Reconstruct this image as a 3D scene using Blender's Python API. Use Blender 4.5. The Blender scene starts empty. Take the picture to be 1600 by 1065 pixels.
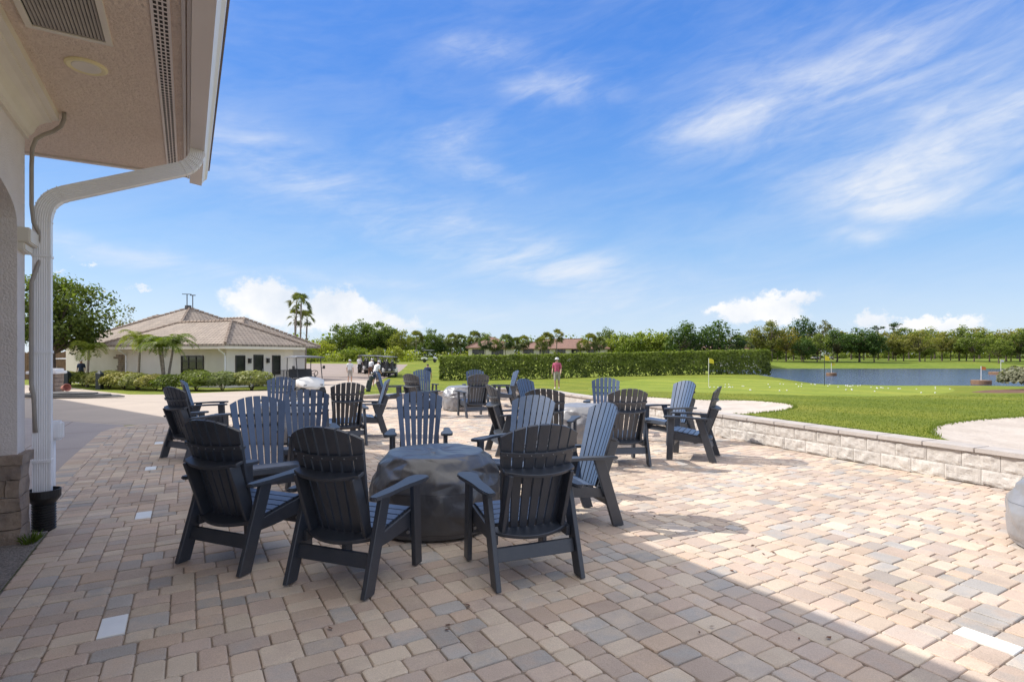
import bpy, bmesh, math, random
from mathutils import Vector, Matrix, noise
from mathutils.geometry import delaunay_2d_cdt

S = bpy.context.scene
COL = S.collection
R = math.radians
EYE = 1.6

# ------------------------------------------------------------------ helpers
def tag(o, label=None, cat=None, group=None, kind=None):
    if label: o['label'] = label
    if cat: o['category'] = cat
    if group: o['group'] = group
    if kind: o['kind'] = kind
    return o

def empty(name, loc=(0, 0, 0), rz=0.0, label=None, cat=None, group=None):
    o = bpy.data.objects.new(name, None)
    COL.objects.link(o)
    o.empty_display_size = 0.2
    o.location = loc
    o.rotation_euler = (0, 0, rz)
    return tag(o, label, cat, group)

def link_mesh(name, me, mats, parent=None, smooth=False):
    o = bpy.data.objects.new(name, me)
    COL.objects.link(o)
    if not isinstance(mats, (list, tuple)):
        mats = [mats]
    for m in mats:
        me.materials.append(m)
    if parent is not None:
        o.parent = parent
    if smooth:
        me.polygons.foreach_set('use_smooth', [True] * len(me.polygons))
    return o

def obj(name, bm, mats, parent=None, smooth=False, bevel=0.0, seg=1):
    if bevel > 0:
        bmesh.ops.bevel(bm, geom=list(bm.edges), offset=bevel, segments=seg, affect='EDGES', clamp_overlap=True)
    bmesh.ops.recalc_face_normals(bm, faces=bm.faces)
    me = bpy.data.meshes.new(name)
    bm.to_mesh(me)
    bm.free()
    return link_mesh(name, me, mats, parent, smooth)

def copy_tree(o, parent=None):
    c = o.copy()
    COL.objects.link(c)
    if parent is not None:
        c.parent = parent
    for ch in list(o.children):
        copy_tree(ch, c)
    return c

def multi(name, parts, parent=None, smooth=False, bevel=0):
    """one mesh from several bmeshes, one material each"""
    big = bmesh.new()
    mats = []
    for bm, m in parts:
        bmesh.ops.recalc_face_normals(bm, faces=bm.faces)
        vm = {v: big.verts.new(v.co) for v in bm.verts}
        for f in bm.faces:
            nf = big.faces.new([vm[v] for v in f.verts])
            nf.material_index = len(mats)
        mats.append(m)
        bm.free()
    me = bpy.data.meshes.new(name)
    big.to_mesh(me); big.free()
    return link_mesh(name, me, mats, parent, smooth)

def box(bm, x0, x1, y0, y1, z0, z1, M=None):
    vs = [Vector((x, y, z)) for z in (z0, z1) for x, y in ((x0, y0), (x1, y0), (x1, y1), (x0, y1))]
    if M is not None:
        vs = [M @ v for v in vs]
    v = [bm.verts.new(p) for p in vs]
    for f in ((0, 3, 2, 1), (4, 5, 6, 7), (0, 1, 5, 4), (1, 2, 6, 5), (2, 3, 7, 6), (3, 0, 4, 7)):
        bm.faces.new([v[i] for i in f])
    return v

def prism(bm, pts, off):
    """closed outline pts (3D) extruded by vector off"""
    off = Vector(off)
    a = [bm.verts.new(Vector(p)) for p in pts]
    b = [bm.verts.new(Vector(p) + off) for p in pts]
    n = len(a)
    bm.faces.new(a[::-1])
    bm.faces.new(b)
    for i in range(n):
        j = (i + 1) % n
        bm.faces.new([a[i], a[j], b[j], b[i]])

def tube(bm, path, radii, n=8, cap=True):
    path = [Vector(p) for p in path]
    if not isinstance(radii, (list, tuple)):
        radii = [radii] * len(path)
    rings = []
    prev = None
    for i, p in enumerate(path):
        t = (path[min(i + 1, len(path) - 1)] - path[max(i - 1, 0)]).normalized()
        if prev is None:
            a = Vector((1, 0, 0)) if abs(t.x) < 0.8 else Vector((0, 1, 0))
            a = (a - t * a.dot(t)).normalized()
        else:
            a = (prev - t * prev.dot(t)).normalized()
        prev = a
        b = t.cross(a)
        rings.append([bm.verts.new(p + (a * math.cos(2 * math.pi * k / n) + b * math.sin(2 * math.pi * k / n)) * radii[i]) for k in range(n)])
    for i in range(len(rings) - 1):
        for k in range(n):
            j = (k + 1) % n
            bm.faces.new([rings[i][k], rings[i][j], rings[i + 1][j], rings[i + 1][k]])
    if cap:
        bm.faces.new(rings[0][::-1])
        bm.faces.new(rings[-1])

def lathe(bm, prof, n=24, c=(0, 0, 0)):
    c = Vector(c)
    rings = []
    for r, z in prof:
        rings.append([bm.verts.new(c + Vector((r * math.cos(2 * math.pi * k / n), r * math.sin(2 * math.pi * k / n), z))) for k in range(n)])
    for i in range(len(rings) - 1):
        for k in range(n):
            j = (k + 1) % n
            bm.faces.new([rings[i][k], rings[i][j], rings[i + 1][j], rings[i + 1][k]])
    bm.faces.new(rings[0][::-1])
    bm.faces.new(rings[-1])

def smoothstep(a, b, x):
    if a == b: return 0.0 if x < a else 1.0
    t = max(0.0, min(1.0, (x - a) / (b - a)))
    return t * t * (3 - 2 * t)

def interp(tab, x):
    if x <= tab[0][0]: return tab[0][1]
    for (a, va), (b, vb) in zip(tab, tab[1:]):
        if x <= b:
            t = (x - a) / (b - a)
            t = t * t * (3 - 2 * t)
            return va + (vb - va) * t
    return tab[-1][1]

def lin(tab, x):
    for (a, va), (b, vb) in zip(tab, tab[1:]):
        if x <= b:
            return va + (vb - va) * (x - a) / (b - a)
    return tab[-1][1]

def inside(poly, x, y):
    c = False
    n = len(poly)
    j = n - 1
    for i in range(n):
        xi, yi = poly[i]; xj, yj = poly[j]
        if (yi > y) != (yj > y) and x < (xj - xi) * (y - yi) / (yj - yi) + xi:
            c = not c
        j = i
    return c

def dist_poly(poly, x, y):
    best = 1e9
    n = len(poly)
    for i in range(n):
        ax, ay = poly[i]; bx, by = poly[(i + 1) % n]
        dx, dy = bx - ax, by - ay
        L = dx * dx + dy * dy
        t = 0 if L == 0 else max(0, min(1, ((x - ax) * dx + (y - ay) * dy) / L))
        best = min(best, math.hypot(ax + t * dx - x, ay + t * dy - y))
    return best

# ------------------------------------------------------------------ materials
def new_mat(name):
    m = bpy.data.materials.new(name)
    m.use_nodes = True
    nt = m.node_tree
    return m, nt, nt.nodes['Principled BSDF']

def nd(nt, typ, **kw):
    n = nt.nodes.new(typ)
    for k, v in kw.items():
        setattr(n, k, v)
    return n

def ramp(nt, src, stops):
    r = nd(nt, 'ShaderNodeValToRGB')
    e = r.color_ramp.elements
    while len(e) < len(stops):
        e.new(0.5)
    for el, (p, c) in zip(e, stops):
        el.position = p
        el.color = (*c, 1)
    nt.links.new(src, r.inputs[0])
    return r.outputs[0]

def noise_tex(nt, scale, detail=4, rough=0.55, coord='Object', stretch=None, dist=0.0):
    tc = nd(nt, 'ShaderNodeTexCoord')
    src = tc.outputs[coord]
    if stretch:
        mp = nd(nt, 'ShaderNodeMapping')
        mp.inputs['Scale'].default_value = stretch
        nt.links.new(src, mp.inputs[0])
        src = mp.outputs[0]
    n = nd(nt, 'ShaderNodeTexNoise')
    n.inputs['Scale'].default_value = scale
    n.inputs['Detail'].default_value = detail
    n.inputs['Roughness'].default_value = rough
    n.inputs['Distortion'].default_value = dist
    nt.links.new(src, n.inputs['Vector'])
    return n.outputs[0]

def add_bump(nt, b, src, strength, dist=0.01, chain=None):
    bp = nd(nt, 'ShaderNodeBump')
    bp.inputs['Strength'].default_value = strength
    bp.inputs['Distance'].default_value = dist
    nt.links.new(src, bp.inputs['Height'])
    if chain is not None:
        nt.links.new(chain, bp.inputs['Normal'])
    nt.links.new(bp.outputs[0], b.inputs['Normal'])
    return bp.outputs[0]

def mixc(nt, fac, a, b, mode='MIX'):
    m = nd(nt, 'ShaderNodeMix', data_type='RGBA', blend_type=mode)
    for s, v in ((m.inputs[0], fac), (m.inputs[6], a), (m.inputs[7], b)):
        if hasattr(v, 'links') or hasattr(v, 'is_output'):
            nt.links.new(v, s)
        elif isinstance(v, (int, float)):
            s.default_value = v
        else:
            s.default_value = (*v, 1)
    return m.outputs[2]

def mat(name, c1, c2=None, scale=5.0, rough=0.6, bump=0.0, bscale=None, bdist=0.01, spec=0.5, metal=0.0, detail=4, stretch=None, lo=0.35, hi=0.65):
    m, nt, b = new_mat(name)
    b.inputs['Roughness'].default_value = rough
    b.inputs['Metallic'].default_value = metal
    b.inputs['Specular IOR Level'].default_value = spec
    if c2 is None:
        c2 = tuple(v * 0.8 for v in c1)
    n = noise_tex(nt, scale, detail, stretch=stretch)
    nt.links.new(ramp(nt, n, [(lo, c1), (hi, c2)]), b.inputs['Base Color'])
    if bump > 0:
        add_bump(nt, b, noise_tex(nt, bscale or scale * 4, 5), bump, bdist)
    return m

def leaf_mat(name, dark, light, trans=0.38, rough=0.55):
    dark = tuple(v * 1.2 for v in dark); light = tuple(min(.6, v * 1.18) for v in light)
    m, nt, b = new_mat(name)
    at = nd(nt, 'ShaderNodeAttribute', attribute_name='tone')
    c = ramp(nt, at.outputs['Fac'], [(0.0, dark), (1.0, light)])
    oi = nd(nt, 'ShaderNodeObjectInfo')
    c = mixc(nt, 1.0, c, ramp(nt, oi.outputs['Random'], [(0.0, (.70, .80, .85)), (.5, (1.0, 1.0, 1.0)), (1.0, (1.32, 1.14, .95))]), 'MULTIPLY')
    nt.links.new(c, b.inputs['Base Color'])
    b.inputs['Roughness'].default_value = rough
    b.inputs['Specular IOR Level'].default_value = 0.3
    tr = nd(nt, 'ShaderNodeBsdfTranslucent')
    tc = mixc(nt, 1.0, c, (1.0, 1.15, 0.45), 'MULTIPLY')
    nt.links.new(tc, tr.inputs[0])
    ms = nd(nt, 'ShaderNodeMixShader')
    ms.inputs[0].default_value = trans
    nt.links.new(b.outputs[0], ms.inputs[1])
    nt.links.new(tr.outputs[0], ms.inputs[2])
    nt.links.new(ms.outputs[0], nt.nodes['Material Output'].inputs[0])
    return m

M = {}
M['stucco'] = mat('stucco', (0.90, 0.735, 0.60), (0.84, 0.675, 0.545), 22, 0.95, 1.0, 38, 0.03)
M['stucco_wall'] = mat('wall stucco', (0.80, 0.72, 0.67), (0.74, 0.66, 0.61), 3, 0.9, 0.9, 60, 0.012)
M['trim'] = mat('painted trim', (0.82, 0.75, 0.64), (0.76, 0.69, 0.58), 2, 0.5, 0.05, 30)
M['gutter'] = mat('gutter aluminium', (0.78, 0.70, 0.64), (0.74, 0.66, 0.60), 1.5, 0.4, 0.03, 20)
M['gutter_white'] = mat('white aluminium', (0.90, 0.89, 0.89), (0.86, 0.84, 0.84), 1.5, 0.35, 0.03, 20)
M['conduit'] = mat('painted conduit', (0.40, 0.35, 0.30), (0.34, 0.30, 0.26), 6, 0.5)
M['black_plastic'] = mat('black plastic', (0.012, 0.012, 0.013), (0.02, 0.02, 0.02), 8, 0.45)
M['stone'] = mat('ledge stone', (0.36, 0.27, 0.20), (0.22, 0.17, 0.14), 5, 0.9, 0.9, 22, 0.02)
M['vent_dark'] = mat('vent shadow', (0.05, 0.042, 0.036), (0.04, 0.034, 0.03), 5, 0.9)
M['lamp_cream'] = mat('cream lamp trim', (0.92, 0.80, 0.46), (0.86, 0.74, 0.40), 5, 0.4)
M['rooftile'] = mat('clay roof tile', (0.42, 0.33, 0.26), (0.30, 0.23, 0.18), 1.6, 0.85, 0.3, 14)
M['terracotta'] = mat('terracotta tile', (0.32, 0.175, 0.13), (0.20, 0.11, 0.085), 1.2, 0.85, 0.3, 10)
M['housewall'] = mat('cream house wall', (0.76, 0.70, 0.61), (0.70, 0.64, 0.55), 1, 0.85, 0.2, 20)
M['glass'] = mat('dark window glass', (0.02, 0.022, 0.022), (0.05, 0.05, 0.045), 1.2, 0.08, spec=0.7)
M['frame'] = mat('dark bronze frame', (0.02, 0.017, 0.015), (0.03, 0.025, 0.02), 4, 0.5)
M['bark'] = mat('bark', (0.16, 0.125, 0.095), (0.08, 0.062, 0.05), 7, 0.95, 0.8, 18, 0.03, stretch=(1, 1, .3))
M['palm_bark'] = mat('palm trunk', (0.30, 0.26, 0.21), (0.18, 0.15, 0.12), 6, 0.95, 0.6, 12, 0.02, stretch=(.4, .4, 3))
M['white_paint'] = mat('white gelcoat', (0.80, 0.79, 0.77), (0.74, 0.73, 0.71), 2, 0.25)
M['dark_vinyl'] = mat('dark seat vinyl', (0.025, 0.025, 0.028), (0.04, 0.04, 0.042), 5, 0.45)
M['rubber'] = mat('tyre rubber', (0.012, 0.012, 0.012), (0.025, 0.024, 0.022), 8, 0.85)
M['cart_roof'] = mat('grey cart canopy', (0.20, 0.20, 0.21), (0.16, 0.16, 0.17), 3, 0.4)
M['steel'] = mat('steel', (0.45, 0.45, 0.45), (0.36, 0.36, 0.36), 5, 0.35, metal=0.8)
M['skin'] = mat('skin', (0.52, 0.31, 0.22), (0.46, 0.27, 0.19), 6, 0.5)
M['shirt_white'] = mat('white shirt', (0.74, 0.74, 0.75), (0.64, 0.64, 0.66), 6, 0.8)
M['shirt_pink'] = mat('pink shirt', (0.52, 0.11, 0.20), (0.42, 0.07, 0.15), 9, 0.8)
M['shirt_navy'] = mat('navy cloth', (0.03, 0.05, 0.12), (0.02, 0.035, 0.09), 9, 0.8)
M['shorts_grey'] = mat('grey shorts', (0.40, 0.37, 0.34), (0.33, 0.30, 0.28), 6, 0.85)
M['shorts_brown'] = mat('brown shorts', (0.20, 0.10, 0.06), (0.16, 0.08, 0.05), 6, 0.85)
M['hair'] = mat('dark hair', (0.03, 0.02, 0.015), (0.05, 0.035, 0.025), 20, 0.6)
M['flag_yellow'] = mat('yellow flag', (0.75, 0.62, 0.05), (0.68, 0.55, 0.04), 5, 0.7)
M['flag_orange'] = mat('orange flag', (0.75, 0.25, 0.05), (0.68, 0.2, 0.04), 5, 0.7)
M['flag_white'] = mat('white flag', (0.75, 0.73, 0.70), (0.68, 0.66, 0.64), 5, 0.7)
M['wood'] = mat('brown timber', (0.24, 0.14, 0.08), (0.15, 0.09, 0.055), 4, 0.8, 0.3, 20)
M['mulch'] = mat('brown mulch', (0.20, 0.10, 0.06), (0.11, 0.06, 0.04), 6, 0.95, 0.8, 30, 0.03)
M['gravel'] = mat('grey gravel', (0.32, 0.29, 0.26), (0.16, 0.14, 0.13), 60, 0.95, 1.0, 80, 0.02)
M['white_tile'] = mat('frosted light tile', (0.84, 0.835, 0.80), (0.78, 0.775, 0.745), 8, 0.35)
M['salmon'] = mat('salmon terracotta', (0.50, 0.20, 0.15), (0.42, 0.16, 0.12), 6, 0.8)
M['slate'] = mat('dark slate', (0.12, 0.115, 0.115), (0.07, 0.07, 0.07), 3, 0.9, 0.6, 16, 0.03)
M['bollard'] = mat('dark bollard', (0.02, 0.03, 0.03), (0.03, 0.04, 0.04), 5, 0.6)

# moulded lumber of the chairs: fine grain streaks
def lumber(name='charcoal poly lumber', ca=(0.021, 0.028, 0.042), cb=(0.030, 0.038, 0.055)):
    m, nt, b = new_mat(name)
    n = noise_tex(nt, 9, 5, stretch=(1, 1, 1))
    c = ramp(nt, n, [(0.3, ca), (0.7, cb)])
    oi = nd(nt, 'ShaderNodeObjectInfo')
    c = mixc(nt, 1.0, c, ramp(nt, oi.outputs['Random'], [(0.0, (.84, .85, .86)), (1.0, (1.18, 1.16, 1.12))]), 'MULTIPLY')
    dust = noise_tex(nt, 3.2, 6, .7)
    c = mixc(nt, ramp(nt, dust, [(.52, (0, 0, 0)), (.80, (.16, .16, .16))]), c, (.20, .18, .16))
    nt.links.new(c, b.inputs['Base Color'])
    b.inputs['Roughness'].default_value = 0.47
    b.inputs['Specular IOR Level'].default_value = 0.95
    add_bump(nt, b, noise_tex(nt, 60, 4, stretch=(1, 1, .25)), 0.12, 0.004)
    return m
M['lumber'] = lumber()
M['lumber_skylit'] = lumber('navy poly lumber with painted sky sheen', (0.038, 0.076, 0.160), (0.052, 0.096, 0.190))  # bluer copy of the lumber: sky reflection painted into the colour
M['bolt'] = mat('bolt heads', (0.30, 0.30, 0.31), (0.25, 0.25, 0.26), 9, 0.35, metal=0.7)

def vinyl(name, c1, c2):
    m, nt, b = new_mat(name)
    n = noise_tex(nt, 3.0, 5, 0.6, dist=0.6)
    c = ramp(nt, n, [(0.3, c1), (0.7, c2)])
    tc = nd(nt, 'ShaderNodeTexCoord')
    sp = nd(nt, 'ShaderNodeSeparateXYZ')
    nt.links.new(tc.outputs['Object'], sp.inputs[0])
    def mth(op, x, y):
        q = nd(nt, 'ShaderNodeMath', operation=op)
        for i, v in enumerate((x, y)):
            if isinstance(v, (int, float)): q.inputs[i].default_value = v
            else: nt.links.new(v, q.inputs[i])
        return q.outputs[0]
    wob = mth('MULTIPLY', mth('SUBTRACT', noise_tex(nt, 4, 2), .5), .05)
    zz = mth('ADD', sp.outputs[2], wob)
    seam = mth('MAXIMUM', mth('LESS_THAN', mth('ABSOLUTE', mth('SUBTRACT', zz, .405), 0), .0035), mth('LESS_THAN', mth('ABSOLUTE', mth('SUBTRACT', zz, .055), 0), .004))
    c = mixc(nt, mth('MULTIPLY', seam, .55), c, (.01, .01, .012))
    nt.links.new(c, b.inputs['Base Color'])
    b.inputs['Roughness'].default_value = 0.33
    b.inputs['Specular IOR Level'].default_value = 0.85
    vo = nd(nt, 'ShaderNodeTexVoronoi', feature='DISTANCE_TO_EDGE')
    vo.inputs['Scale'].default_value = 4.2
    ds = nd(nt, 'ShaderNodeVectorMath', operation='ADD')
    nn = nd(nt, 'ShaderNodeTexNoise'); nn.inputs['Scale'].default_value = 3.0
    nt.links.new(tc.outputs['Object'], nn.inputs['Vector'])
    sc = nd(nt, 'ShaderNodeVectorMath', operation='SCALE'); sc.inputs[3].default_value = .35
    nt.links.new(nn.outputs[1], sc.inputs[0])
    nt.links.new(tc.outputs['Object'], ds.inputs[0]); nt.links.new(sc.outputs[0], ds.inputs[1])
    nt.links.new(ds.outputs[0], vo.inputs['Vector'])
    cre = ramp(nt, vo.outputs['Distance'], [(0.0, (1, 1, 1)), (0.22, (.35, .35, .35)), (0.6, (0, 0, 0))])
    h = add_bump(nt, b, cre, 0.13, 0.02)
    h = add_bump(nt, b, noise_tex(nt, 5.0, 2, 0.45, dist=1.6), 0.25, 0.03, chain=h)
    h = add_bump(nt, b, seam, 0.4, 0.004, chain=h)
    return m
M['cover'] = vinyl('grey vinyl cover', (0.058, 0.060, 0.068), (0.085, 0.086, 0.094))
M['cover_pale'] = vinyl('pale grey vinyl cover', (0.20, 0.20, 0.215), (0.27, 0.265, 0.27))

# pavers: colour comes from a per-paver attribute plus blotches and grit
def paver():
    m, nt, b = new_mat('tumbled pavers')
    at = nd(nt, 'ShaderNodeAttribute', attribute_name='tint')
    at2 = nd(nt, 'ShaderNodeAttribute', attribute_name='tint2')
    blot = noise_tex(nt, 7.0, 4, 0.6)
    f = ramp(nt, blot, [(0.42, (0, 0, 0)), (0.62, (1, 1, 1))])
    c = mixc(nt, f, at.outputs['Color'], at2.outputs['Color'])
    grit = noise_tex(nt, 150, 3, 0.7)
    g = ramp(nt, grit, [(0.3, (0.80, 0.80, 0.80)), (0.7, (1.12, 1.12, 1.12))])
    c = mixc(nt, 1.0, c, g, 'MULTIPLY')
    dirt = noise_tex(nt, 0.9, 5, 0.6)
    d = ramp(nt, dirt, [(0.28, (0.80, 0.79, 0.78)), (0.5, (1.0, 0.99, 0.98)), (0.72, (1.10, 1.09, 1.08))])
    c = mixc(nt, 1.0, c, d, 'MULTIPLY')
    nt.links.new(c, b.inputs['Base Color'])
    b.inputs['Roughness'].default_value = 0.85
    b.inputs['Specular IOR Level'].default_value = 0.3
    h = add_bump(nt, b, noise_tex(nt, 24, 3), 0.35, 0.01)
    add_bump(nt, b, grit, 0.35, 0.003, chain=h)
    return m
M['paver'] = paver()
M['joint'] = mat('joint sand', (0.36, 0.295, 0.24), (0.22, 0.18, 0.145), 25, 0.95, 0.6, 90, 0.01)

def concrete(name, c1, c2, joint=None, rot=0.0):
    m, nt, b = new_mat(name)
    n = noise_tex(nt, 0.7, 6, 0.62)
    c = ramp(nt, n, [(0.32, c1), (0.68, c2)])
    g = ramp(nt, noise_tex(nt, 40, 4, 0.7), [(0.3, (0.90, 0.90, 0.90)), (0.7, (1.06, 1.06, 1.06))])
    c = mixc(nt, 1.0, c, g, 'MULTIPLY')
    if joint:
        tc = nd(nt, 'ShaderNodeTexCoord')
        mp = nd(nt, 'ShaderNodeMapping')
        mp.inputs['Rotation'].default_value = (0, 0, rot)
        nt.links.new(tc.outputs['Object'], mp.inputs[0])
        br = nd(nt, 'ShaderNodeTexBrick')
        br.offset = 0.0
        br.inputs['Scale'].default_value = 1.0
        br.inputs['Brick Width'].default_value = joint
        br.inputs['Row Height'].default_value = joint
        br.inputs['Mortar Size'].default_value = 0.012
        br.inputs['Color1'].default_value = (1, 1, 1, 1)
        br.inputs['Color2'].default_value = (.97, .97, .97, 1)
        br.inputs['Mortar'].default_value = (.55, .52, .5, 1)
        nt.links.new(mp.outputs[0], br.inputs['Vector'])
        c = mixc(nt, 1.0, c, br.outputs[0], 'MULTIPLY')
    nt.links.new(c, b.inputs['Base Color'])
    b.inputs['Roughness'].default_value = 0.85
    add_bump(nt, b, noise_tex(nt, 60, 5), 0.25, 0.006)
    return m
M['walk'] = concrete('grey walkway concrete', (0.40, 0.35, 0.33), (0.34, 0.30, 0.285), 2.4, R(-30.5))
M['road'] = concrete('cream road concrete', (0.50, 0.42, 0.345), (0.44, 0.37, 0.305), 4.5, R(20))
M['parking'] = concrete('tan asphalt', (0.33, 0.26, 0.22), (0.28, 0.225, 0.19))

def turf(name, a, b_, c_, s1=0.25, s2=6.0, bump=0.5):
    m, nt, b = new_mat(name)
    n1 = noise_tex(nt, s1, 6, 0.6)
    c = ramp(nt, n1, [(0.32, a), (0.5, b_), (0.7, c_)])
    g = ramp(nt, noise_tex(nt, s2, 6, 0.75), [(0.28, (0.60, 0.66, 0.55)), (0.72, (1.28, 1.22, 1.2))])
    c = mixc(nt, 1.0, c, g, 'MULTIPLY')
    tc = nd(nt, 'ShaderNodeTexCoord')
    mp = nd(nt, 'ShaderNodeMapping')
    mp.inputs['Rotation'].default_value = (0, 0, R(-38))
    nt.links.new(tc.outputs['Object'], mp.inputs[0])
    wv = nd(nt, 'ShaderNodeTexWave')
    wv.inputs['Scale'].default_value = .11
    wv.inputs['Distortion'].default_value = 2.2
    wv.inputs['Detail'].default_value = 3
    wv.inputs['Detail Scale'].default_value = .6
    nt.links.new(mp.outputs[0], wv.inputs['Vector'])
    c = mixc(nt, 1.0, c, ramp(nt, wv.outputs[0], [(.25, (.90, .93, .91)), (.75, (1.08, 1.05, 1.04))]), 'MULTIPLY')
    patch = noise_tex(nt, 1.1, 7, .7)
    c = mixc(nt, 1.0, c, ramp(nt, patch, [(.3, (.80, .86, .8)), (.55, (1.02, 1.0, 1.0)), (.75, (1.22, 1.10, 1.25))]), 'MULTIPLY')
    nt.links.new(c, b.inputs['Base Color'])
    b.inputs['Roughness'].default_value = 0.9
    b.inputs['Specular IOR Level'].default_value = 0.2
    add_bump(nt, b, noise_tex(nt, s2 * 5, 4, 0.8), bump, 0.03)
    return m
M['lawn'] = turf('rough lawn', (0.160, 0.205, 0.020), (0.195, 0.235, 0.027), (0.245, 0.260, 0.038), 0.25, 16.0, .8)
M['green'] = turf('putting green', (0.20, 0.255, 0.030), (0.235, 0.285, 0.038), (0.275, 0.305, 0.048), 0.22, 12.0, 0.2)
M['sand'] = mat('bunker sand', (0.57, 0.50, 0.435), (0.48, 0.415, 0.355), 2.2, 0.95, 0.7, 14, 0.03)
M['bank'] = turf('far fairway', (0.13, 0.19, 0.022), (0.17, 0.225, 0.03), (0.21, 0.25, 0.04), 0.05, 1.2)

def splitface():
    m, nt, b = new_mat('split face block')
    at = nd(nt, 'ShaderNodeAttribute', attribute_name='tint')
    n = noise_tex(nt, 14, 6, 0.7)
    g = ramp(nt, n, [(0.28, (0.82, 0.81, 0.80)), (0.7, (1.07, 1.07, 1.07))])
    nt.links.new(mixc(nt, 1.0, at.outputs['Color'], g, 'MULTIPLY'), b.inputs['Base Color'])
    b.inputs['Roughness'].default_value = 0.95
    add_bump(nt, b, noise_tex(nt, 45, 5, 0.7), 0.6, 0.012)
    return m
M['block'] = splitface()
M['cap'] = mat('wall cap stone', (0.50, 0.455, 0.42), (0.41, 0.37, 0.34), 4, 0.9, 0.4, 50, 0.01)

def water():
    m, nt, b = new_mat('pond water')
    b.inputs['Base Color'].default_value = (0.030, 0.045, 0.085, 1)
    b.inputs['Roughness'].default_value = 0.16
    b.inputs['Specular IOR Level'].default_value = 0.32
    n = noise_tex(nt, 1.6, 4, 0.6, stretch=(.45, 1.0, 1))
    add_bump(nt, b, n, 0.8, 0.25)
    return m
M['water'] = water()

M['leaf_oak'] = leaf_mat('oak leaves', (0.050, 0.072, 0.012), (0.250, 0.290, 0.050))
M['leaf_dark'] = leaf_mat('dark leaves', (0.018, 0.042, 0.011), (0.105, 0.165, 0.028))
M['leaf_lime'] = leaf_mat('lime leaves', (0.085, 0.110, 0.012), (0.330, 0.370, 0.050))
M['leaf_olive'] = leaf_mat('olive leaves', (0.085, 0.086, 0.018), (0.320, 0.290, 0.060))
M['leaf_pale'] = leaf_mat('pale leaves', (0.10, 0.09, 0.035), (0.28, 0.24, 0.10))
M['leaf_hedge'] = leaf_mat('hedge leaves', (0.040, 0.056, 0.012), (0.310, 0.340, 0.055))
M['leaf_croton'] = leaf_mat('variegated leaves', (0.030, 0.055, 0.012), (0.36, 0.36, 0.12))
M['leaf_palm'] = leaf_mat('palm fronds', (0.060, 0.090, 0.010), (0.270, 0.290, 0.040))
M['leaf_fan'] = leaf_mat('fan palm leaves', (0.045, 0.060, 0.020), (0.200, 0.215, 0.075))
M['leaf_grey'] = leaf_mat('grey green leaves', (0.06, 0.07, 0.05), (0.26, 0.27, 0.19))

# ------------------------------------------------------------------ terrain
U = Vector((-0.5078, 0.8615, 0))      # along the clubhouse wall, away from the viewer
W = Vector((0.8615, 0.5078, 0))       # out from the clubhouse wall
def bt(b, t, z=0.0):
    p = W * b + U * t
    return Vector((p.x, p.y, z))

WD = Vector((-0.392, 0.920, 0)).normalized()
WN = Vector((0.920, 0.392, 0)).normalized()
W0 = Vector((5.935, 6.49, 0))
def wall_front(s, z=0.0):
    p = W0 + WD * s
    return Vector((p.x, p.y, z))
# wall front line, near to far, then bending round the far side of the patio; last value is the cap height
WALL = [(*wall_front(-14)[:2], .45), (*wall_front(-8)[:2], .45), (*wall_front(-4)[:2], .45), (*wall_front(0)[:2], .45), (*wall_front(4)[:2], .45),
        (*wall_front(8)[:2], .45), (*wall_front(11.2)[:2], .45), (1.15, 18.2, .45), (0.35, 19.4, .44), (-1.0, 20.1, .40), (-3.0, 20.4, .25), (-5.6, 20.4, .12)]
TH = 0.32
def offset_line(line, d):
    out = []
    for i, p in enumerate(line):
        a = Vector(line[max(i - 1, 0)][:2]); c = Vector(line[min(i + 1, len(line) - 1)][:2])
        t = (c - a).normalized()
        n = Vector((t.y, -t.x))
        q = Vector(p[:2]) + n * d
        out.append((q.x, q.y, p[2]))
    return out
WBACK = offset_line(WALL, TH)

LEFT_EDGE = [(-5.6, 18.9), (-5.3, 16.4), (-6.7, 14.5), (-8.15, 12.98), (-8.57, 12.29), (-8.36, 11.56), (-7.31, 9.76), (-6.41, 8.24), (-5.46, 6.71), (-4.92, 5.86)]
bw = bt(-1.09, 6.42); bn = bt(-1.09, -9)
PATIO = [p[:2] for p in WALL] + LEFT_EDGE + [(bw.x, bw.y), (bn.x, bn.y)]
HOLE = [p[:2] for p in WBACK] + LEFT_EDGE + [(bw.x, bw.y), (bn.x, bn.y)]

POND = [(24, 47), (21, 35.8), (23, 33.6), (26, 32.6), (29, 33), (45, 30), (90, 25), (160, 30), (260, 80), (260, 117), (150, 116), (60, 118), (35, 112), (28, 80)]
POND_Z = -1.2
ROAD = [(-5.7, 20.6), (-6.6, 24), (-8.4, 30), (-9.6, 38), (-11.0, 46), (-13.5, 46), (-22, 44), (-13.4, 34), (-13.8, 32.6), (-14.7, 30.6), (-16.9, 26.7), (-18.6, 26.7), (-25.5, 32.7), (-31, 37), (-70, 48), (-80, 30),
        (-30, 10), (-19.5, 18.0), (-13.2, 14.4), (-8.9, 12.6)] + [(-8.15, 12.98), (-6.7, 14.5), (-5.3, 16.4), (-5.6, 18.9)]
PARKING = [(-11.0, 46), (-11.6, 54), (-12.5, 62), (-14, 74), (-34, 78), (-34, 62), (-22, 44), (-13.5, 46)]
WALKWAY = [(-8.9, 12.6), (-13.2, 14.4), (-19.5, 18.0), (-30, 10), (-30, -6), (-12, -6)] + [(bt(-1.62, 4)[0], bt(-1.62, 4)[1]), (bt(-1.62, 6.42)[0], bt(-1.62, 6.42)[1])] + [(bw.x, bw.y), (-4.92, 5.86)] + LEFT_EDGE[-2:3:-1]
def wb(s, d=TH):
    p = wall_front(s) + WN * d
    return (p.x, p.y)
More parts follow.
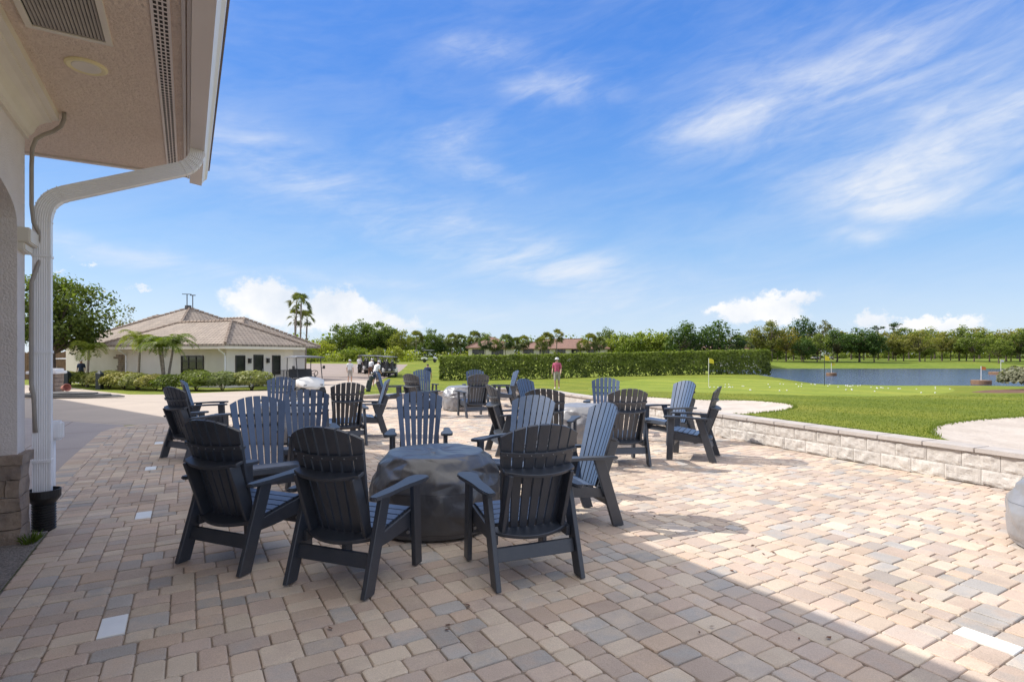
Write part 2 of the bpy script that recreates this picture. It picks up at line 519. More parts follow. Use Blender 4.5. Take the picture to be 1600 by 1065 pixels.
BUNKER_A = [wb(4.7), wb(8), wb(10.8), (2.35, 16.75), (3.05, 16.5), (3.9, 16.0), (4.6, 15.35), (5.35, 14.95), (6.0, 15.0), (6.56, 14.75), (6.85, 13.8), (6.6, 12.7), (5.9, 11.75), (5.1, 11.2)]
BUNKER_B = [wb(1.3), (6.4, 8.0), (6.75, 8.55), (7.4, 9.25), (8.2, 9.9), (9.1, 10.4), (10, 10.8), (12, 11.2), (14, 10.2), (14, 5.5), (11.5, 3.5), wb(-4.2), wb(-2)]
GREEN = [(3.4, 19.5), (5.0, 18.0), (7.4, 17.6), (9.5, 17.2), (12, 17.6), (15, 19.5), (19, 23.5), (22, 27.5), (22.6, 29.2), (19.5, 31.5), (17.3, 33.5), (17.5, 38), (14, 39.5), (8, 38), (5, 33), (3.4, 26)]
MULCH = [(17.9, 21.8), (20, 23.4), (23, 25.2), (26, 25.6), (28, 23), (24, 20.5), (20, 20.2)]
FARB = [(70, 176), (78, 172), (92, 174), (104, 178), (112, 184), (98, 186), (84, 183), (74, 182)]
def smooth_poly(poly, it=2):
    for _ in range(it):
        out = []
        n = len(poly)
        for i in range(n):
            a = poly[i]; b = poly[(i + 1) % n]
            out.append((a[0] * .75 + b[0] * .25, a[1] * .75 + b[1] * .25))
            out.append((a[0] * .25 + b[0] * .75, a[1] * .25 + b[1] * .75))
        poly = out
    return poly
BUNKER_B = [wb(-4.2), wb(-2), wb(1.3)] + smooth_poly([(6.05, 7.6), (6.15, 8.0), (6.45, 8.5), (7.1, 9.2), (8.0, 9.8), (9.1, 10.3), (10, 10.6), (12, 11.0), (13.6, 10.4)], 0) + [(14, 9.6), (14, 5.5), (11.5, 3.5)]
def smooth_open(pl, it=2):
    for _ in range(it):
        out = [pl[0]]
        for a, b in zip(pl, pl[1:]):
            out.append((a[0] * .75 + b[0] * .25, a[1] * .75 + b[1] * .25)); out.append((a[0] * .25 + b[0] * .75, a[1] * .25 + b[1] * .75))
        pl = out + [pl[-1]]
    return pl
BUNKER_A = BUNKER_A[:2] + smooth_open(BUNKER_A[2:] + [wb(4.7)])[:-1]
BUNKER_A = [BUNKER_A[1]] + BUNKER_A[2:] + [BUNKER_A[0]]
BUNKER_B = BUNKER_B[:3] + smooth_open(BUNKER_B[3:])
GREEN = smooth_poly(GREEN); MULCH = smooth_poly(MULCH); POND = smooth_poly(POND, 1); FARB = smooth_poly(FARB)

ZL = [(0, 0), (20, 0), (25, -.28), (33, -.40), (45, -.48), (55, -.25), (82, .55), (150, 1.0), (400, 1.4), (1500, 2)]
ZR = [(0, .43), (12, .43), (17, .36), (22, .16), (27, .02), (33, -.05), (46, .05), (60, -.2), (110, -.9), (122, -.75), (140, 0), (180, .45), (260, 1.0), (400, 1.3), (1500, 2)]
def zt(x, y):
    x0 = -6.0; x1 = 1.2 + max(0, y - 20) * .7
    # the patio is level: on its left side the ground is at zero
    f = smoothstep(x0, x1, x) if y > 17 else (1.0 if x > 1.0 else 0.0)
    z = interp(ZL, y) * (1 - f) + interp(ZR, y) * f
    if y < 130:
        d = dist_poly(POND, x, y) if -20 < y and x > 5 else 99
        if d < 90 and inside(POND, x, y):
            z = POND_Z - .1 - min(.8, d * .3)
        elif d < 3.2:
            z = z + (POND_Z - .1 - z) * (1 - smoothstep(0, 3.2, d))
    z += ((noise.noise(Vector((x * .11, y * .11, 3.0))) * .17 + noise.noise(Vector((x * .3, y * .3, 8.0))) * .04) * smoothstep(13, 19, y) * smoothstep(60, 45, y) * smoothstep(.3, .7, f) if y > 13 else 0)
    return z

def densify(poly, step):
    out = []
    n = len(poly)
    for i in range(n):
        a = Vector(poly[i]); b = Vector(poly[(i + 1) % n])
        k = max(1, int((b - a).length / step))
        for j in range(k):
            q = a + (b - a) * (j / k)
            out.append((q.x, q.y))
    return out

def build_terrain():
    polys = [('hole', densify(HOLE, .7)), ('sand', densify(BUNKER_A, .35)), ('sand', densify(BUNKER_B, .35)), ('green', densify(GREEN, .8)), ('mulch', densify(MULCH, .8)),
             ('road', densify(ROAD, 1.0)), ('parking', densify(PARKING, 2)), ('walk', densify(WALKWAY, 1.0)), ('sand_far', densify(FARB, 2)), ('pond', densify(POND, 2.5))]
    verts, edges = [], []
    index = {}
    def vid(p):
        k = (round(p[0], 3), round(p[1], 3))
        if k not in index:
            index[k] = len(verts)
            verts.append(Vector(p))
        return index[k]
    for _, pl in polys:
        ids = [vid(p) for p in pl]
        for i in range(len(ids)):
            if ids[i] != ids[(i + 1) % len(ids)]:
                edges.append((ids[i], ids[(i + 1) % len(ids)]))
    rng = random.Random(5)
    def grid(x0, x1, y0, y1, st, skip=None):
        y = y0
        while y <= y1:
            x = x0
            while x <= x1:
                if not (skip and skip[0] < x < skip[1] and skip[2] < y < skip[3]):
                    vid((x + rng.uniform(-.15, .15) * st, y + rng.uniform(-.15, .15) * st))
                x += st
            y += st
    grid(-8, 16, 7, 24, .55)
    grid(-36, 46, -10, 62, 1.6, (-8, 16, 7, 24))
    grid(-110, 280, -10, 200, 7, (-36, 46, -10, 62))
    grid(-900, 1100, -60, 1500, 80, (-110, 280, -10, 200))
    ov, oe, of, _, _, _ = delaunay_2d_cdt(verts, edges, [], 0, 1e-4)
    zones = {}
    orig = [(n, [(q[0], q[1]) for q in p]) for n, p in (('hole', HOLE), ('sand', BUNKER_A), ('sand', BUNKER_B), ('green', GREEN), ('mulch', MULCH), ('road', ROAD), ('parking', PARKING), ('walk', WALKWAY), ('sand_far', FARB))]
    for f in of:
        cx = sum(ov[i][0] for i in f) / len(f); cy = sum(ov[i][1] for i in f) / len(f)
        z = 'lawn' if cy < 100 else 'bank'
        for n, p in orig:
            if inside(p, cx, cy):
                z = n
                break
        if z == 'hole':
            continue
        zones.setdefault(z, []).append(f)
    names = {'lawn': ('lawn', M['lawn']), 'bank': ('far_fairway', M['bank']), 'sand': ('sand_bunker', M['sand']), 'green': ('putting_green', M['green']), 'mulch': ('mulch_bed', M['mulch']),
             'road': ('road', M['road']), 'parking': ('cart_park', M['parking']), 'walk': ('walkway', M['walk']), 'sand_far': ('far_sand_bunker', M['sand'])}
    for z, fs in zones.items():
        ids = sorted({i for f in fs for i in f})
        mp = {i: k for k, i in enumerate(ids)}
        co = []
        for i in ids:
            x, y = ov[i]
            h = zt(x, y)
            if z == 'walk' or (z == 'road' and y < 20):
                h = 0.0
            if z == 'sand':
                d = min(dist_poly(BUNKER_A, x, y), dist_poly(BUNKER_B, x, y))
                h -= .09 * smoothstep(0, .45, d)
            co.append((x, y, h))
        me = bpy.data.meshes.new(names[z][0])
        me.from_pydata(co, [], [[mp[i] for i in f] for f in fs])
        o = link_mesh(names[z][0], me, names[z][1], smooth=True)
        o['kind'] = 'structure'
    # water
    bm = bmesh.new()
    bm.faces.new([bm.verts.new((x, y, POND_Z)) for x, y in POND])
    o = obj('pond_water', bm, M['water'])
    o['kind'] = 'structure'
build_terrain()

# ------------------------------------------------------------------ patio pavers
LIGHT_TILES = [(-.385, 3.99), (-.41, 6.66), (-.42, 9.33), (-.42, 11.95), (3.9, 1.30), (3.9, 6.6)]
def build_patio():
    rng = random.Random(11)
    cell = .071
    b0, b1, t0, t1 = -1.09 - 13 * cell, 16.5, -1.6, 21.5
    nb = int((b1 - b0) / cell); nt_ = int((t1 - t0) / cell)
    filled = [bytearray(nb + 4) for _ in range(nt_ + 4)]
    for j in range(int((6.45 - t0) / cell)):
        for q in range(13):
            filled[j][q] = 1
    tiles = []
    for (b, t) in LIGHT_TILES:
        i = round((b - cell - b0) / cell); j = round((t - 2 * cell - t0) / cell)
        for jj in range(j, j + 4):
            for ii in range(i, i + 2):
                filled[jj][ii] = 1
        tiles.append((i, j))
    pal = [((.57, .465, .375), 6), ((.53, .42, .345), 5), ((.62, .525, .42), 6), ((.49, .40, .34), 4), ((.47, .415, .37), 3), ((.40, .38, .36), 1), ((.45, .425, .40), 2), ((.58, .455, .355), 4)]
    bag = [c for c, w in pal for _ in range(w)]
    V, F, T1, T2 = [], [], [], []
    poly = PATIO
    def emit(i, j, w, h):
        x0 = b0 + i * cell; x1 = x0 + w * cell; y0 = t0 + j * cell; y1 = y0 + h * cell
        cx, cy = (x0 + x1) / 2, (y0 + y1) / 2
        p = bt(cx, cy)
        if p.y < .9 or not (inside(poly, p.x, p.y) or (p.x < -4.5 and dist_poly(poly, p.x, p.y) < .11)) or abs(p.x) > p.y * 1.05 + 1.2:
            return
        near = p.y < 9
        g = .0022 + rng.random() * .0016
        a = bag[rng.randrange(len(bag))]
        c2 = bag[rng.randrange(len(bag))]
        v = rng.uniform(.93, 1.10)
        a = tuple(x * v for x in a)
        c2 = tuple((x * .5 + y * .5) * v for x, y in zip(a, c2))
        zz = rng.uniform(-.0025, .0025)
        tx, ty = rng.uniform(-.010, .010), rng.uniform(-.010, .010)
        base = len(V)
        def ring(ins, z, rad):
            xa, xb, ya, yb = x0 + g + ins, x1 - g - ins, y0 + g + ins, y1 - g - ins
            r = rad
            pts = [(xa + r, ya), (xb - r, ya), (xb, ya + r), (xb, yb - r), (xb - r, yb), (xa + r, yb), (xa, yb - r), (xa, ya + r)] if near else [(xa, ya), (xb, ya), (xb, yb), (xa, yb)]
            for (x, y) in pts:
                jx = rng.uniform(-.0018, .0018) if near else 0; jy = rng.uniform(-.0018, .0018) if near else 0
                q = bt(x + jx, y + jy)
                V.append((q.x, q.y, z + zz + (x - cx) * tx + (y - cy) * ty if z > -.03 else z))
        n = 8 if near else 4
        ring(0, -.035, .012)
        ring(0, -.0085, .012)
        if near:
            ring(.0030, -.0022, .016)
            ring(.0085, 0, .018)
            k = 4
        else:
            ring(.006, 0, 0)
            k = 3
        for r in range(k - 1):
            for s in range(n):
                s2 = (s + 1) % n
                F.append((base + r * n + s, base + r * n + s2, base + (r + 1) * n + s2, base + (r + 1) * n + s))
        F.append(tuple(base + (k - 1) * n + s for s in range(n)))
        T1.extend([a] * (k * n)); T2.extend([c2] * (k * n))
    for j in range(nt_):
        i = 0
        row = filled[j]
        while i < nb:
            if row[i]:
                i += 1
                continue
            L = 0
            while i + L < nb and not row[i + L]:
                L += 1
            opts = [w for w in (2, 3) if w <= L and L - w != 1]
            if not opts:
                opts = [L] if L <= 3 else [2]
            w = rng.choice(opts) if rng.random() < .8 else max(opts)
            h = rng.choice((2, 2, 2, 3)) if w == 3 else rng.choice((2, 2, 3))
            # keep clear of a light tile further on
            hh = 1
            while hh < h and all(not filled[j + hh][i + q] for q in range(w)):
                hh += 1
            h = hh
            for jj in range(j, j + h):
                for ii in range(i, i + w):
                    filled[jj][ii] = 1
            emit(i, j, w, h)
            i += w
    me = bpy.data.meshes.new('paver_patio')
    me.from_pydata(V, [], F)
    for nm, T in (('tint', T1), ('tint2', T2)):
        at = me.attributes.new(nm, 'FLOAT_COLOR', 'POINT')
        at.data.foreach_set('color', [x for c in T for x in (*c, 1)])
    o = link_mesh('paver_patio', me, M['paver'])
    o['kind'] = 'structure'
    bm = bmesh.new()
    bm.faces.new([bm.verts.new((x, y, -.011)) for x, y in HOLE])
    o = obj('patio_sand_bed', bm, M['joint'])
    o['kind'] = 'structure'
    # pale light tiles set flush into the paving
    words = ['white square light tile nearest the clubhouse downspout, lowest in the picture', 'white light tile in the paving, second from the near end of its row', 'white light tile in the paving left of the dark chairs, third of its row',
             'white light tile farthest along the row, beside the dark chair leg', 'white light tile in the sunlit paving near the right edge', 'white light tile under the middle chairs']
    for k, (i, j) in enumerate(tiles[:5]):
        bm = bmesh.new()
        x0, y0 = b0 + i * cell, t0 + j * cell
        c = bt(x0 + cell, y0 + 2 * cell)
        Mx = Matrix.Translation((c.x, c.y, 0)) @ Matrix.Rotation(R(30.52), 4, 'Z')
        box(bm, -cell + .004, cell - .004, -2 * cell + .004, 2 * cell - .004, -.03, .002, Mx)
        o = obj('light_tile', bm, M['white_tile'], bevel=.003)
        tag(o, words[k], 'light tile', 'light tiles set in the paving')
    # edge course along the walkway
    rng = random.Random(3)
    bm = bmesh.new()
    line = [Vector(p) for p in LEFT_EDGE[3:]] 
    V, F, T1, T2 = [], [], [], []
    dist = 0
    for a, b in zip(line, line[1:]):
        d = (b - a); n = max(1, round(d.length / .166)); t = d.normalized(); nn = Vector((t.y, -t.x))
        for k in range(n):
            p = a + d * (k / n); q = a + d * ((k + 1) / n)
            p = p + t * .004; q = q - t * .004
            c = bag[rng.randrange(len(bag))]
            base = len(V)
            for z, ins in ((-.03, 0), (.001, 0), (.008, .008)):
                for (u, s) in ((p, .0), (q, .0), (q, .23), (p, .23)):
                    cc = (p + q) / 2 + nn * .115
                    pt = u + nn * s
                    pt = pt + (cc - pt).normalized() * ins
                    V.append((pt.x, pt.y, z))
                    T1.append(c); T2.append(c)
            for r in range(2):
                for s in range(4):
                    s2 = (s + 1) % 4
                    F.append((base + r * 4 + s, base + r * 4 + s2, base + r * 4 + 4 + s2, base + r * 4 + 4 + s))
            F.append((base + 8, base + 9, base + 10, base + 11))
    me = bpy.data.meshes.new('paver_edging')
    me.from_pydata(V, [], F)
    for nm, T in (('tint', T1), ('tint2', T2)):
        at = me.attributes.new(nm, 'FLOAT_COLOR', 'POINT')
        at.data.foreach_set('color', [x for c in T for x in (*c, 1)])
    o = link_mesh('paver_edging', me, M['paver'])
    o['kind'] = 'structure'
    # gravel strip at the foot of the clubhouse wall
    bm = bmesh.new()
    prism(bm, [bt(b, t, -.06) for b, t in ((-1.7, -9), (-1.088, -9), (-1.088, 6.42), (-1.7, 6.42))], (0, 0, .05))
    bm.faces.new([bm.verts.new(bt(b, t, .006)) for b, t in ((-1.7, -9), (-1.0905, -9), (-1.0905, 6.42), (-1.7, 6.42))])
    o = obj('gravel_strip', bm, M['gravel'])
    o['kind'] = 'structure'
build_patio()

# ------------------------------------------------------------------ retaining wall
def build_wall():
    root = empty('retaining_wall', wall_front(0), 0, 'long low retaining wall of pale split-face block with a stone cap, between patio and lawn', 'retaining wall')
    inv = Matrix.Translation(-Vector(wall_front(0)))
    rng = random.Random(21)
    V, F, T = [], [], []
    fr = [Vector(p[:2]) for p in WALL]
    seg = [0]
    for a, b in zip(fr, fr[1:]):
        seg.append(seg[-1] + (b - a).length)
    def at(d, off=0.0):
        for i in range(len(fr) - 1):
            if d <= seg[i + 1] or i == len(fr) - 2:
                t = (fr[i + 1] - fr[i]).normalized()
                p = fr[i] + t * (d - seg[i])
                n = Vector((t.y, -t.x))
                k = (d - seg[i]) / (seg[i + 1] - seg[i])
                h = WALL[i][2] + (WALL[i + 1][2] - WALL[i][2]) * max(0, min(1, k))
                q = p + n * off
                return Vector((q.x, q.y, 0)), h
    total = seg[-1]
    L = .41
    for course in range(2):
        d = -(.20 if course else 0)
        while d < total - .1:
            d0, d1 = max(0, d), min(total, d + L)
            d += L
            if d1 - d0 < .1: continue
            pm, h = at((d0 + d1) / 2)
            hb = (h - .06) / 2
            z0, z1 = course * hb, (course + 1) * hb
            near = pm.y < 13
            nx, nz = (14, 7) if near else (4, 2)
            c = rng.choice([(.59, .555, .515), (.56, .525, .485), (.62, .585, .54), (.54, .505, .465)])
            g = .0026
            base = len(V)
            sd = rng.random() * 50
            for r in range(nz + 1):
                for q in range(nx + 1):
                    u = d0 + g + (d1 - d0 - 2 * g) * q / nx
                    z = z0 + g * .6 + (z1 - z0 - 1.2 * g) * r / nz
                    edge = min(q, nx - q, 99) == 0 or min(r, nz - r) == 0
                    bulge = 0 if edge else   .010 + .021 * noise.noise(Vector((u * 9 + sd, z * 9, sd))) + .010 * noise.noise(Vector((u * 26, z * 26, sd)))
                    p, _ = at(u, -bulge + .012)
                    V.append((p.x, p.y, z)); T.append(c)
            for r in range(nz):
                for q in range(nx):
                    a = base + r * (nx + 1) + q
                    F.append((a, a + 1, a + nx + 2, a + nx + 1))
            # sides running back into the wall
            b2 = len(V)
            for (u, z) in ((d0 + g, z0 + g), (d1 - g, z0 + g), (d1 - g, z1 - g), (d0 + g, z1 - g)):
                for off in (.012, .09):
                    p, _ = at(u, off)
                    V.append((p.x, p.y, z)); T.append(c)
            for k in range(4):
                k2 = (k + 1) % 4
                F.append((b2 + 2 * k, b2 + 2 * k2, b2 + 2 * k2 + 1, b2 + 2 * k + 1))
    # core behind the faces
    n = 60
    base = len(V)
    for k in range(n + 1):
        for off, top in ((.03, 0), (.03, 1), (TH - .02, 1), (TH - .02, 0)):
            p, h = at(total * k / n, off)
            V.append((p.x, p.y, (h - .062) * top - .1 * (1 - top))); T.append((.30, .27, .24))
    for k in range(n):
        a = base + 4 * k
        for q in range(3):
            F.append((a + q, a + q + 1, a + q + 5, a + q + 4))
    o0 = wall_front(0)
    V = [(x - o0.x, y - o0.y, z) for x, y, z in V]
    me = bpy.data.meshes.new('block_face')
    me.from_pydata(V, [], F)
    at_ = me.attributes.new('tint', 'FLOAT_COLOR', 'POINT')
    at_.data.foreach_set('color', [x for c in T for x in (*c, 1)])
    link_mesh('block_face', me, M['block'], root)
    bm = bmesh.new()
    d = 0
    while d < total - .2:
        d1 = min(total, d + .6)
        a0, h0 = at(d + .003, -.035); a1, h1 = at(d1 - .003, -.035)
        c0, _ = at(d + .003, TH); c1, _ = at(d1 - .003, TH)
        zz = rng.uniform(-.002, .002)
        lo = [bm.verts.new(Vector((p.x - o0.x, p.y - o0.y, h - .06 + zz))) for p, h in ((a0, h0), (a1, h1), (c1, h1), (c0, h0))]
        hi = [bm.verts.new(Vector((p.x - o0.x, p.y - o0.y, h + zz))) for p, h in ((a0, h0), (a1, h1), (c1, h1), (c0, h0))]
        bm.faces.new(lo[::-1]); bm.faces.new(hi)
        for k in range(4):
            k2 = (k + 1) % 4
            bm.faces.new([lo[k], lo[k2], hi[k2], hi[k]])
        d = d1
    obj('wall_cap', bm, M['cap'], root, bevel=.008, seg=2)
build_wall()

# ------------------------------------------------------------------ adirondack dining chair (forward = +Y)
BASE_Y, BASE_Z, LEAN, BL = -.145, .365, R(17.5), .83
def back_pt(x, h, d=0.0):
    """point on the curved back: x across, h up the back, d towards the rear"""
    dd = d + .055 * (1 - (x / .30) ** 2)          # hollow towards the sitter
    y = BASE_Y - h * math.sin(LEAN) - dd * math.cos(LEAN)
    z = BASE_Z + h * math.cos(LEAN) - dd * math.sin(LEAN)
    return Vector((x, y, z))

def curved_bar(bm, h, hh, d0, d1, half, n=10, bulge=0.0):
    """bar following the back: h..h+hh, from depth d0 to d1 (+bulge mid)"""
    rows = []
    for i in range(n + 1):
        x = -half + 2 * half * i / n
        b = bulge * (1 - (x / half) ** 2)
        rows.append([bm.verts.new(back_pt(x, h, d0)), bm.verts.new(back_pt(x, h + hh, d0)), bm.verts.new(back_pt(x, h + hh, d1 + b)), bm.verts.new(back_pt(x, h, d1 + b))])
    for a, b in zip(rows, rows[1:]):
        for k in range(4):
            k2 = (k + 1) % 4
            bm.faces.new([a[k], a[k2], b[k2], b[k]])
    bm.faces.new(rows[0][::-1]); bm.faces.new(rows[-1])

def make_chair():
    root = empty('adirondack_chair', (0, 0, 0))
    L = M['lumber']
    # legs
    lx = .322
    for s in (-1, 1):
        bm = bmesh.new()
        x0 = s * lx - .019
        prism(bm, [(x0, .225, 0), (x0, .318, 0), (x0, .288, .635), (x0, .195, .635)], (.038, 0, 0))
        obj('front_leg', bm, L, root, bevel=.004)
        bm = bmesh.new()
        prism(bm, [(x0, -.415, 0), (x0, -.305, 0), (x0, -.105, .635), (x0, -.215, .635)], (.038, 0, 0))
        obj('rear_leg', bm, L, root, bevel=.004)
        # side rail under the seat
        bm = bmesh.new()
        x1 = s * .285 - .017
        prism(bm, [(x1, .29, .30), (x1, .30, .395), (x1, .25, .425), (x1, .02, .385), (x1, -.20, .345), (x1, -.255, .335), (x1, -.255, .265), (x1, -.05, .275), (x1, .12, .29)], (.034, 0, 0))
        obj('seat_rail', bm, L, root, bevel=.003)
        # arm: flat paddle, wide in front
        bm = bmesh.new()
        out = [(-.008, -.33), (.020, -.345), (.052, -.335), (.064, -.28), (.066, -.18), (.066, -.05), (.072, .06), (.080, .16), (.082, .25), (.078, .31), (.060, .348), (.030, .362), (-.010, .358),
               (-.045, .342), (-.062, .31), (-.064, .26), (-.058, .20), (-.042, .13), (-.024, .06), (-.020, -.02), (-.020, -.18), (-.018, -.28)]
        pts = [(s * (lx + a), b, .637 - .012 * smoothstep(.1, -.34, b)) for a, b in out]
        prism(bm, pts, (0, 0, .027))
        obj('arm', bm, L, root, bevel=.007, seg=2)
        # upright behind the back slats
        bm = bmesh.new()
        xs = s * .232
        a = back_pt(xs, .0, .022); b = back_pt(xs, .47, .022); c = back_pt(xs, .47, .115); d = back_pt(xs, .0, .095)
        prism(bm, [p - Vector((.015, 0, 0)) for p in (a, b, c, d)], (.030, 0, 0))
        obj('back_upright', bm, L, root, bevel=.003)
    # seat slats
    bm = bmesh.new()
    prof = [(.318, .345), (.308, .412), (.245, .440), (.168, .432), (.091, .418), (.014, .404), (-.063, .391), (-.135, .380)]
    for (y1, z1), (y0, z0) in zip(prof, prof[1:]):
        a = Vector((0, y1, z1)); b = Vector((0, y0, z0))
        t = (b - a).normalized(); n = Vector((0, -t.z, t.y))
        if n.z < 0: n = -n
        a2, b2 = a + t * .004, b - t * .004
        pts = [a2, b2, b2 - n * .022, a2 - n * .022]
        prism(bm, [p + Vector((-.278, 0, 0)) for p in pts], (.556, 0, 0))
    o = obj('seat', bm, [L, M['lumber_skylit']], root, bevel=.003)
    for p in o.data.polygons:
        if p.normal.z > .5: p.material_index = 1  # upward faces take the painted sky reflection
    # back slats, fanned and arched
    bm = bmesh.new()
    n = 7
    for i in range(n):
        def wid(h): return .455 + (.615 - .455) * min(1, h / .74)
        def edge(h, k): return -wid(h) / 2 + wid(h) * k / n
        gap = .0074
        top = lambda x: BL - .02 - .108 * (abs(x) / .3075) ** 2.2
        pts = []
        hs = [0, .2, .45, .6]
        lft = [(edge(h, i) + gap, h) for h in hs]
        rgt = [(edge(h, i + 1) - gap, h) for h in hs]
        ht = .70
        xl, xr = edge(ht, i) + gap, edge(ht, i + 1) - gap
        arch = []
        for k in range(5):
            x = xl + (xr - xl) * k / 4
            arch.append((x, max(.66, top(x))))
        outline = lft + arch + rgt[::-1]
        xc = (edge(.45, i) + edge(.45, i + 1)) / 2
        fr = [bm.verts.new(back_pt(x, h, 0)) for x, h in outline]
        bk = [bm.verts.new(back_pt(x, h, .021)) for x, h in outline]
        m = len(fr)
        nl = len(lft); 
        # quads strip between left and right rails, then the arch fan
        for side, flip in ((fr, False), (bk, True)):
            for q in range(nl - 1):
                l0, l1 = side[q], side[q + 1]
                r0, r1 = side[m - 1 - q], side[m - 2 - q]
                f = [l0, r0, r1, l1]
                bm.faces.new(f if not flip else f[::-1])
            f = side[nl - 1:m - nl + 1]
            bm.faces.new(f[::-1] if not flip else f)
        for q in range(m):
            q2 = (q + 1) % m
            bm.faces.new([fr[q], fr[q2], bk[q2], bk[q]])
    o = obj('backrest', bm, [L, M['lumber_skylit']], root)
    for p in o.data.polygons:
        if p.normal.y > .5: p.material_index = 1  # slat fronts take the painted sky reflection, rear faces stay charcoal
    # upper batten with screw heads
    bm = bmesh.new()
    curved_bar(bm, .575, .034, .022, .040, .292)
    bmesh.ops.bevel(bm, geom=list(bm.edges), offset=.002, segments=1, affect='EDGES', clamp_overlap=True)
    sc = bmesh.new()
    for i in range(7):
        x = -.25 + .5 * i / 6
        p = back_pt(x, .592, .0405)
        bmesh.ops.create_icosphere(sc, subdivisions=1, radius=.0055, matrix=Matrix.Translation(p))
    multi('back_batten', [(bm, L), (sc, M['bolt'])], root)
    bm = bmesh.new()
    curved_bar(bm, .46, .026, .020, .085, .270, bulge=.035)
    obj('back_shelf', bm, L, root, bevel=.004)
    bm = bmesh.new()
    curved_bar(bm, -.012, .030, .018, .090, .285, bulge=.045)
    obj('lower_back_rail', bm, L, root, bevel=.004)
    # stretchers
    bm = bmesh.new()
    def rl(z): return -.36 + .2 * z / .635
    prism(bm, [(-lx + .02, rl(.165) - .013, .165), (-lx + .02, rl(.165) + .013, .165), (-lx + .02, rl(.255) + .013, .255), (-lx + .02, rl(.255) - .013, .255)], (2 * lx - .04, 0, 0))
    obj('rear_stretcher', bm, L, root, bevel=.003)
    bm = bmesh.new()
    prism(bm, [(-lx + .02, .205, .215), (-lx + .02, .231, .215), (-lx + .02, .226, .30), (-lx + .02, .200, .30)], (2 * lx - .04, 0, 0))
    bmesh.ops.bevel(bm, geom=list(bm.edges), offset=.003, segments=1, affect='EDGES', clamp_overlap=True)
    sc = bmesh.new()
    for x in (-.29, .29):
        bmesh.ops.create_cone(sc, cap_ends=True, segments=10, radius1=.014, radius2=.012, depth=.012, matrix=Matrix.Translation((x, .195, .258)) @ Matrix.Rotation(R(90), 4, 'X'))
    multi('front_stretcher', [(bm, L), (sc, M['bolt'])], root)
    return root

CHAIRS = [
    (-2.11, 4.46, .386, .92, 'dark adirondack chair seen from behind, leftmost of the three in front', 'a'),
    (-1.126, 4.076, .357, .934, 'dark adirondack chair seen from behind, lowest in the picture, left of the covered fire pit', 'a'),
    (.055, 4.19, -.38, .925, 'charcoal adirondack chair seen from behind, right of the covered fire pit in front', 'a'),
    (.554, 5.37, -.95, -.31, 'sunlit blue chair facing left, its shadow on the pavers right of the front fire pit', 'a'),
    (.05, 6.2, -.55, -.83, 'sunlit blue chair facing the front fire pit, just behind the charcoal chair', 'a'),
    (-1.15, 6.82, .15, -.99, 'navy chair standing right behind the front fire pit, half in shade, facing us', 'a'),
    (-2.70, 6.04, .60, -.80, 'navy chair facing right between the two leftmost front chairs', 'a'),
    (-2.70, 7.24, .35, -.94, 'navy chair facing us just above the middle front chair', 'a'),
    (-4.98, 11.7, .20, -.98, 'dark blue chair facing us in front of the white golf cart', 'b'),
    (-3.05, 10.0, -.45, .89, 'brownish grey chair seen from behind, right of the white golf cart', 'b'),
    (-2.89, 10.95, -.95, -.30, 'pale blue sunlit chair facing left beside the black golf bag', 'b'),
    (-4.98, 8.74, .50, .866, 'dark chair seen from behind on the far left, at the edge of the grey walkway', 'b'),
    (-5.95, 10.75, .90, .43, 'chair mostly hidden behind the far left dark chair, only arms and a pale corner showing', 'b'),
    (-1.02, 14.51, -.43, .90, 'grey chair seen from behind, nearest of those round the far centre pit', 'c'),
    (-2.85, 17.95, .40, -.92, 'dark navy chair facing us on the lawn side of the far centre pit', 'c'),
    (-2.41, 14.6, .60, .80, 'small brownish chair seen from behind, overlapping the dark navy chair at the far pit', 'c'),
    (-3.70, 16.8, .98, .10, 'dark chair side-on facing right, behind the pale blue sunlit chair', 'c'),
    (-1.22, 18.0, .05, -1, 'light blue chair whose top shows over the grey chair at the far centre pit', 'c'),
    (-.24, 17.3, -.96, -.25, 'light blue chair facing left in front of the hedge, right of the far centre pit', 'c'),
    (.56, 10.97, .80, -.60, 'deep blue chair angled to the right behind the middle group of chairs', 'd'),
    (.03, 9.1, .95, .30, 'chair side-on facing right with sun on the upper back slats', 'd'),
    (.58, 8.26, .30, .95, 'charcoal chair seen from behind, mostly hidden by a sunlit blue chair', 'd'),
    (1.61, 8.26, -.15, .99, 'charcoal chair seen from behind in front of the right hand covered pit', 'd'),
    (1.90, 11.35, -.25, -.97, 'dark blue chair facing us beyond the right hand covered pit', 'd'),
    (2.89, 10.15, -.90, -.40, 'sunlit light blue chair facing left, second from the retaining wall', 'd'),
    (2.80, 8.63, -.90, .42, 'chair facing left at the far right, nearest the retaining wall', 'd'),
]
GROUPS = {'a': 'chairs round the front fire pit', 'b': 'chairs round the left rear fire pit', 'c': 'chairs round the far centre fire pit', 'd': 'chairs round the right rear fire pit'}
chair0 = make_chair()
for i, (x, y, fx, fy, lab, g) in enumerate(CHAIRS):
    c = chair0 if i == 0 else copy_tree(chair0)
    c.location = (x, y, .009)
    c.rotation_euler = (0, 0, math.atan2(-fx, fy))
    tag(c, lab, 'chair', GROUPS[g])

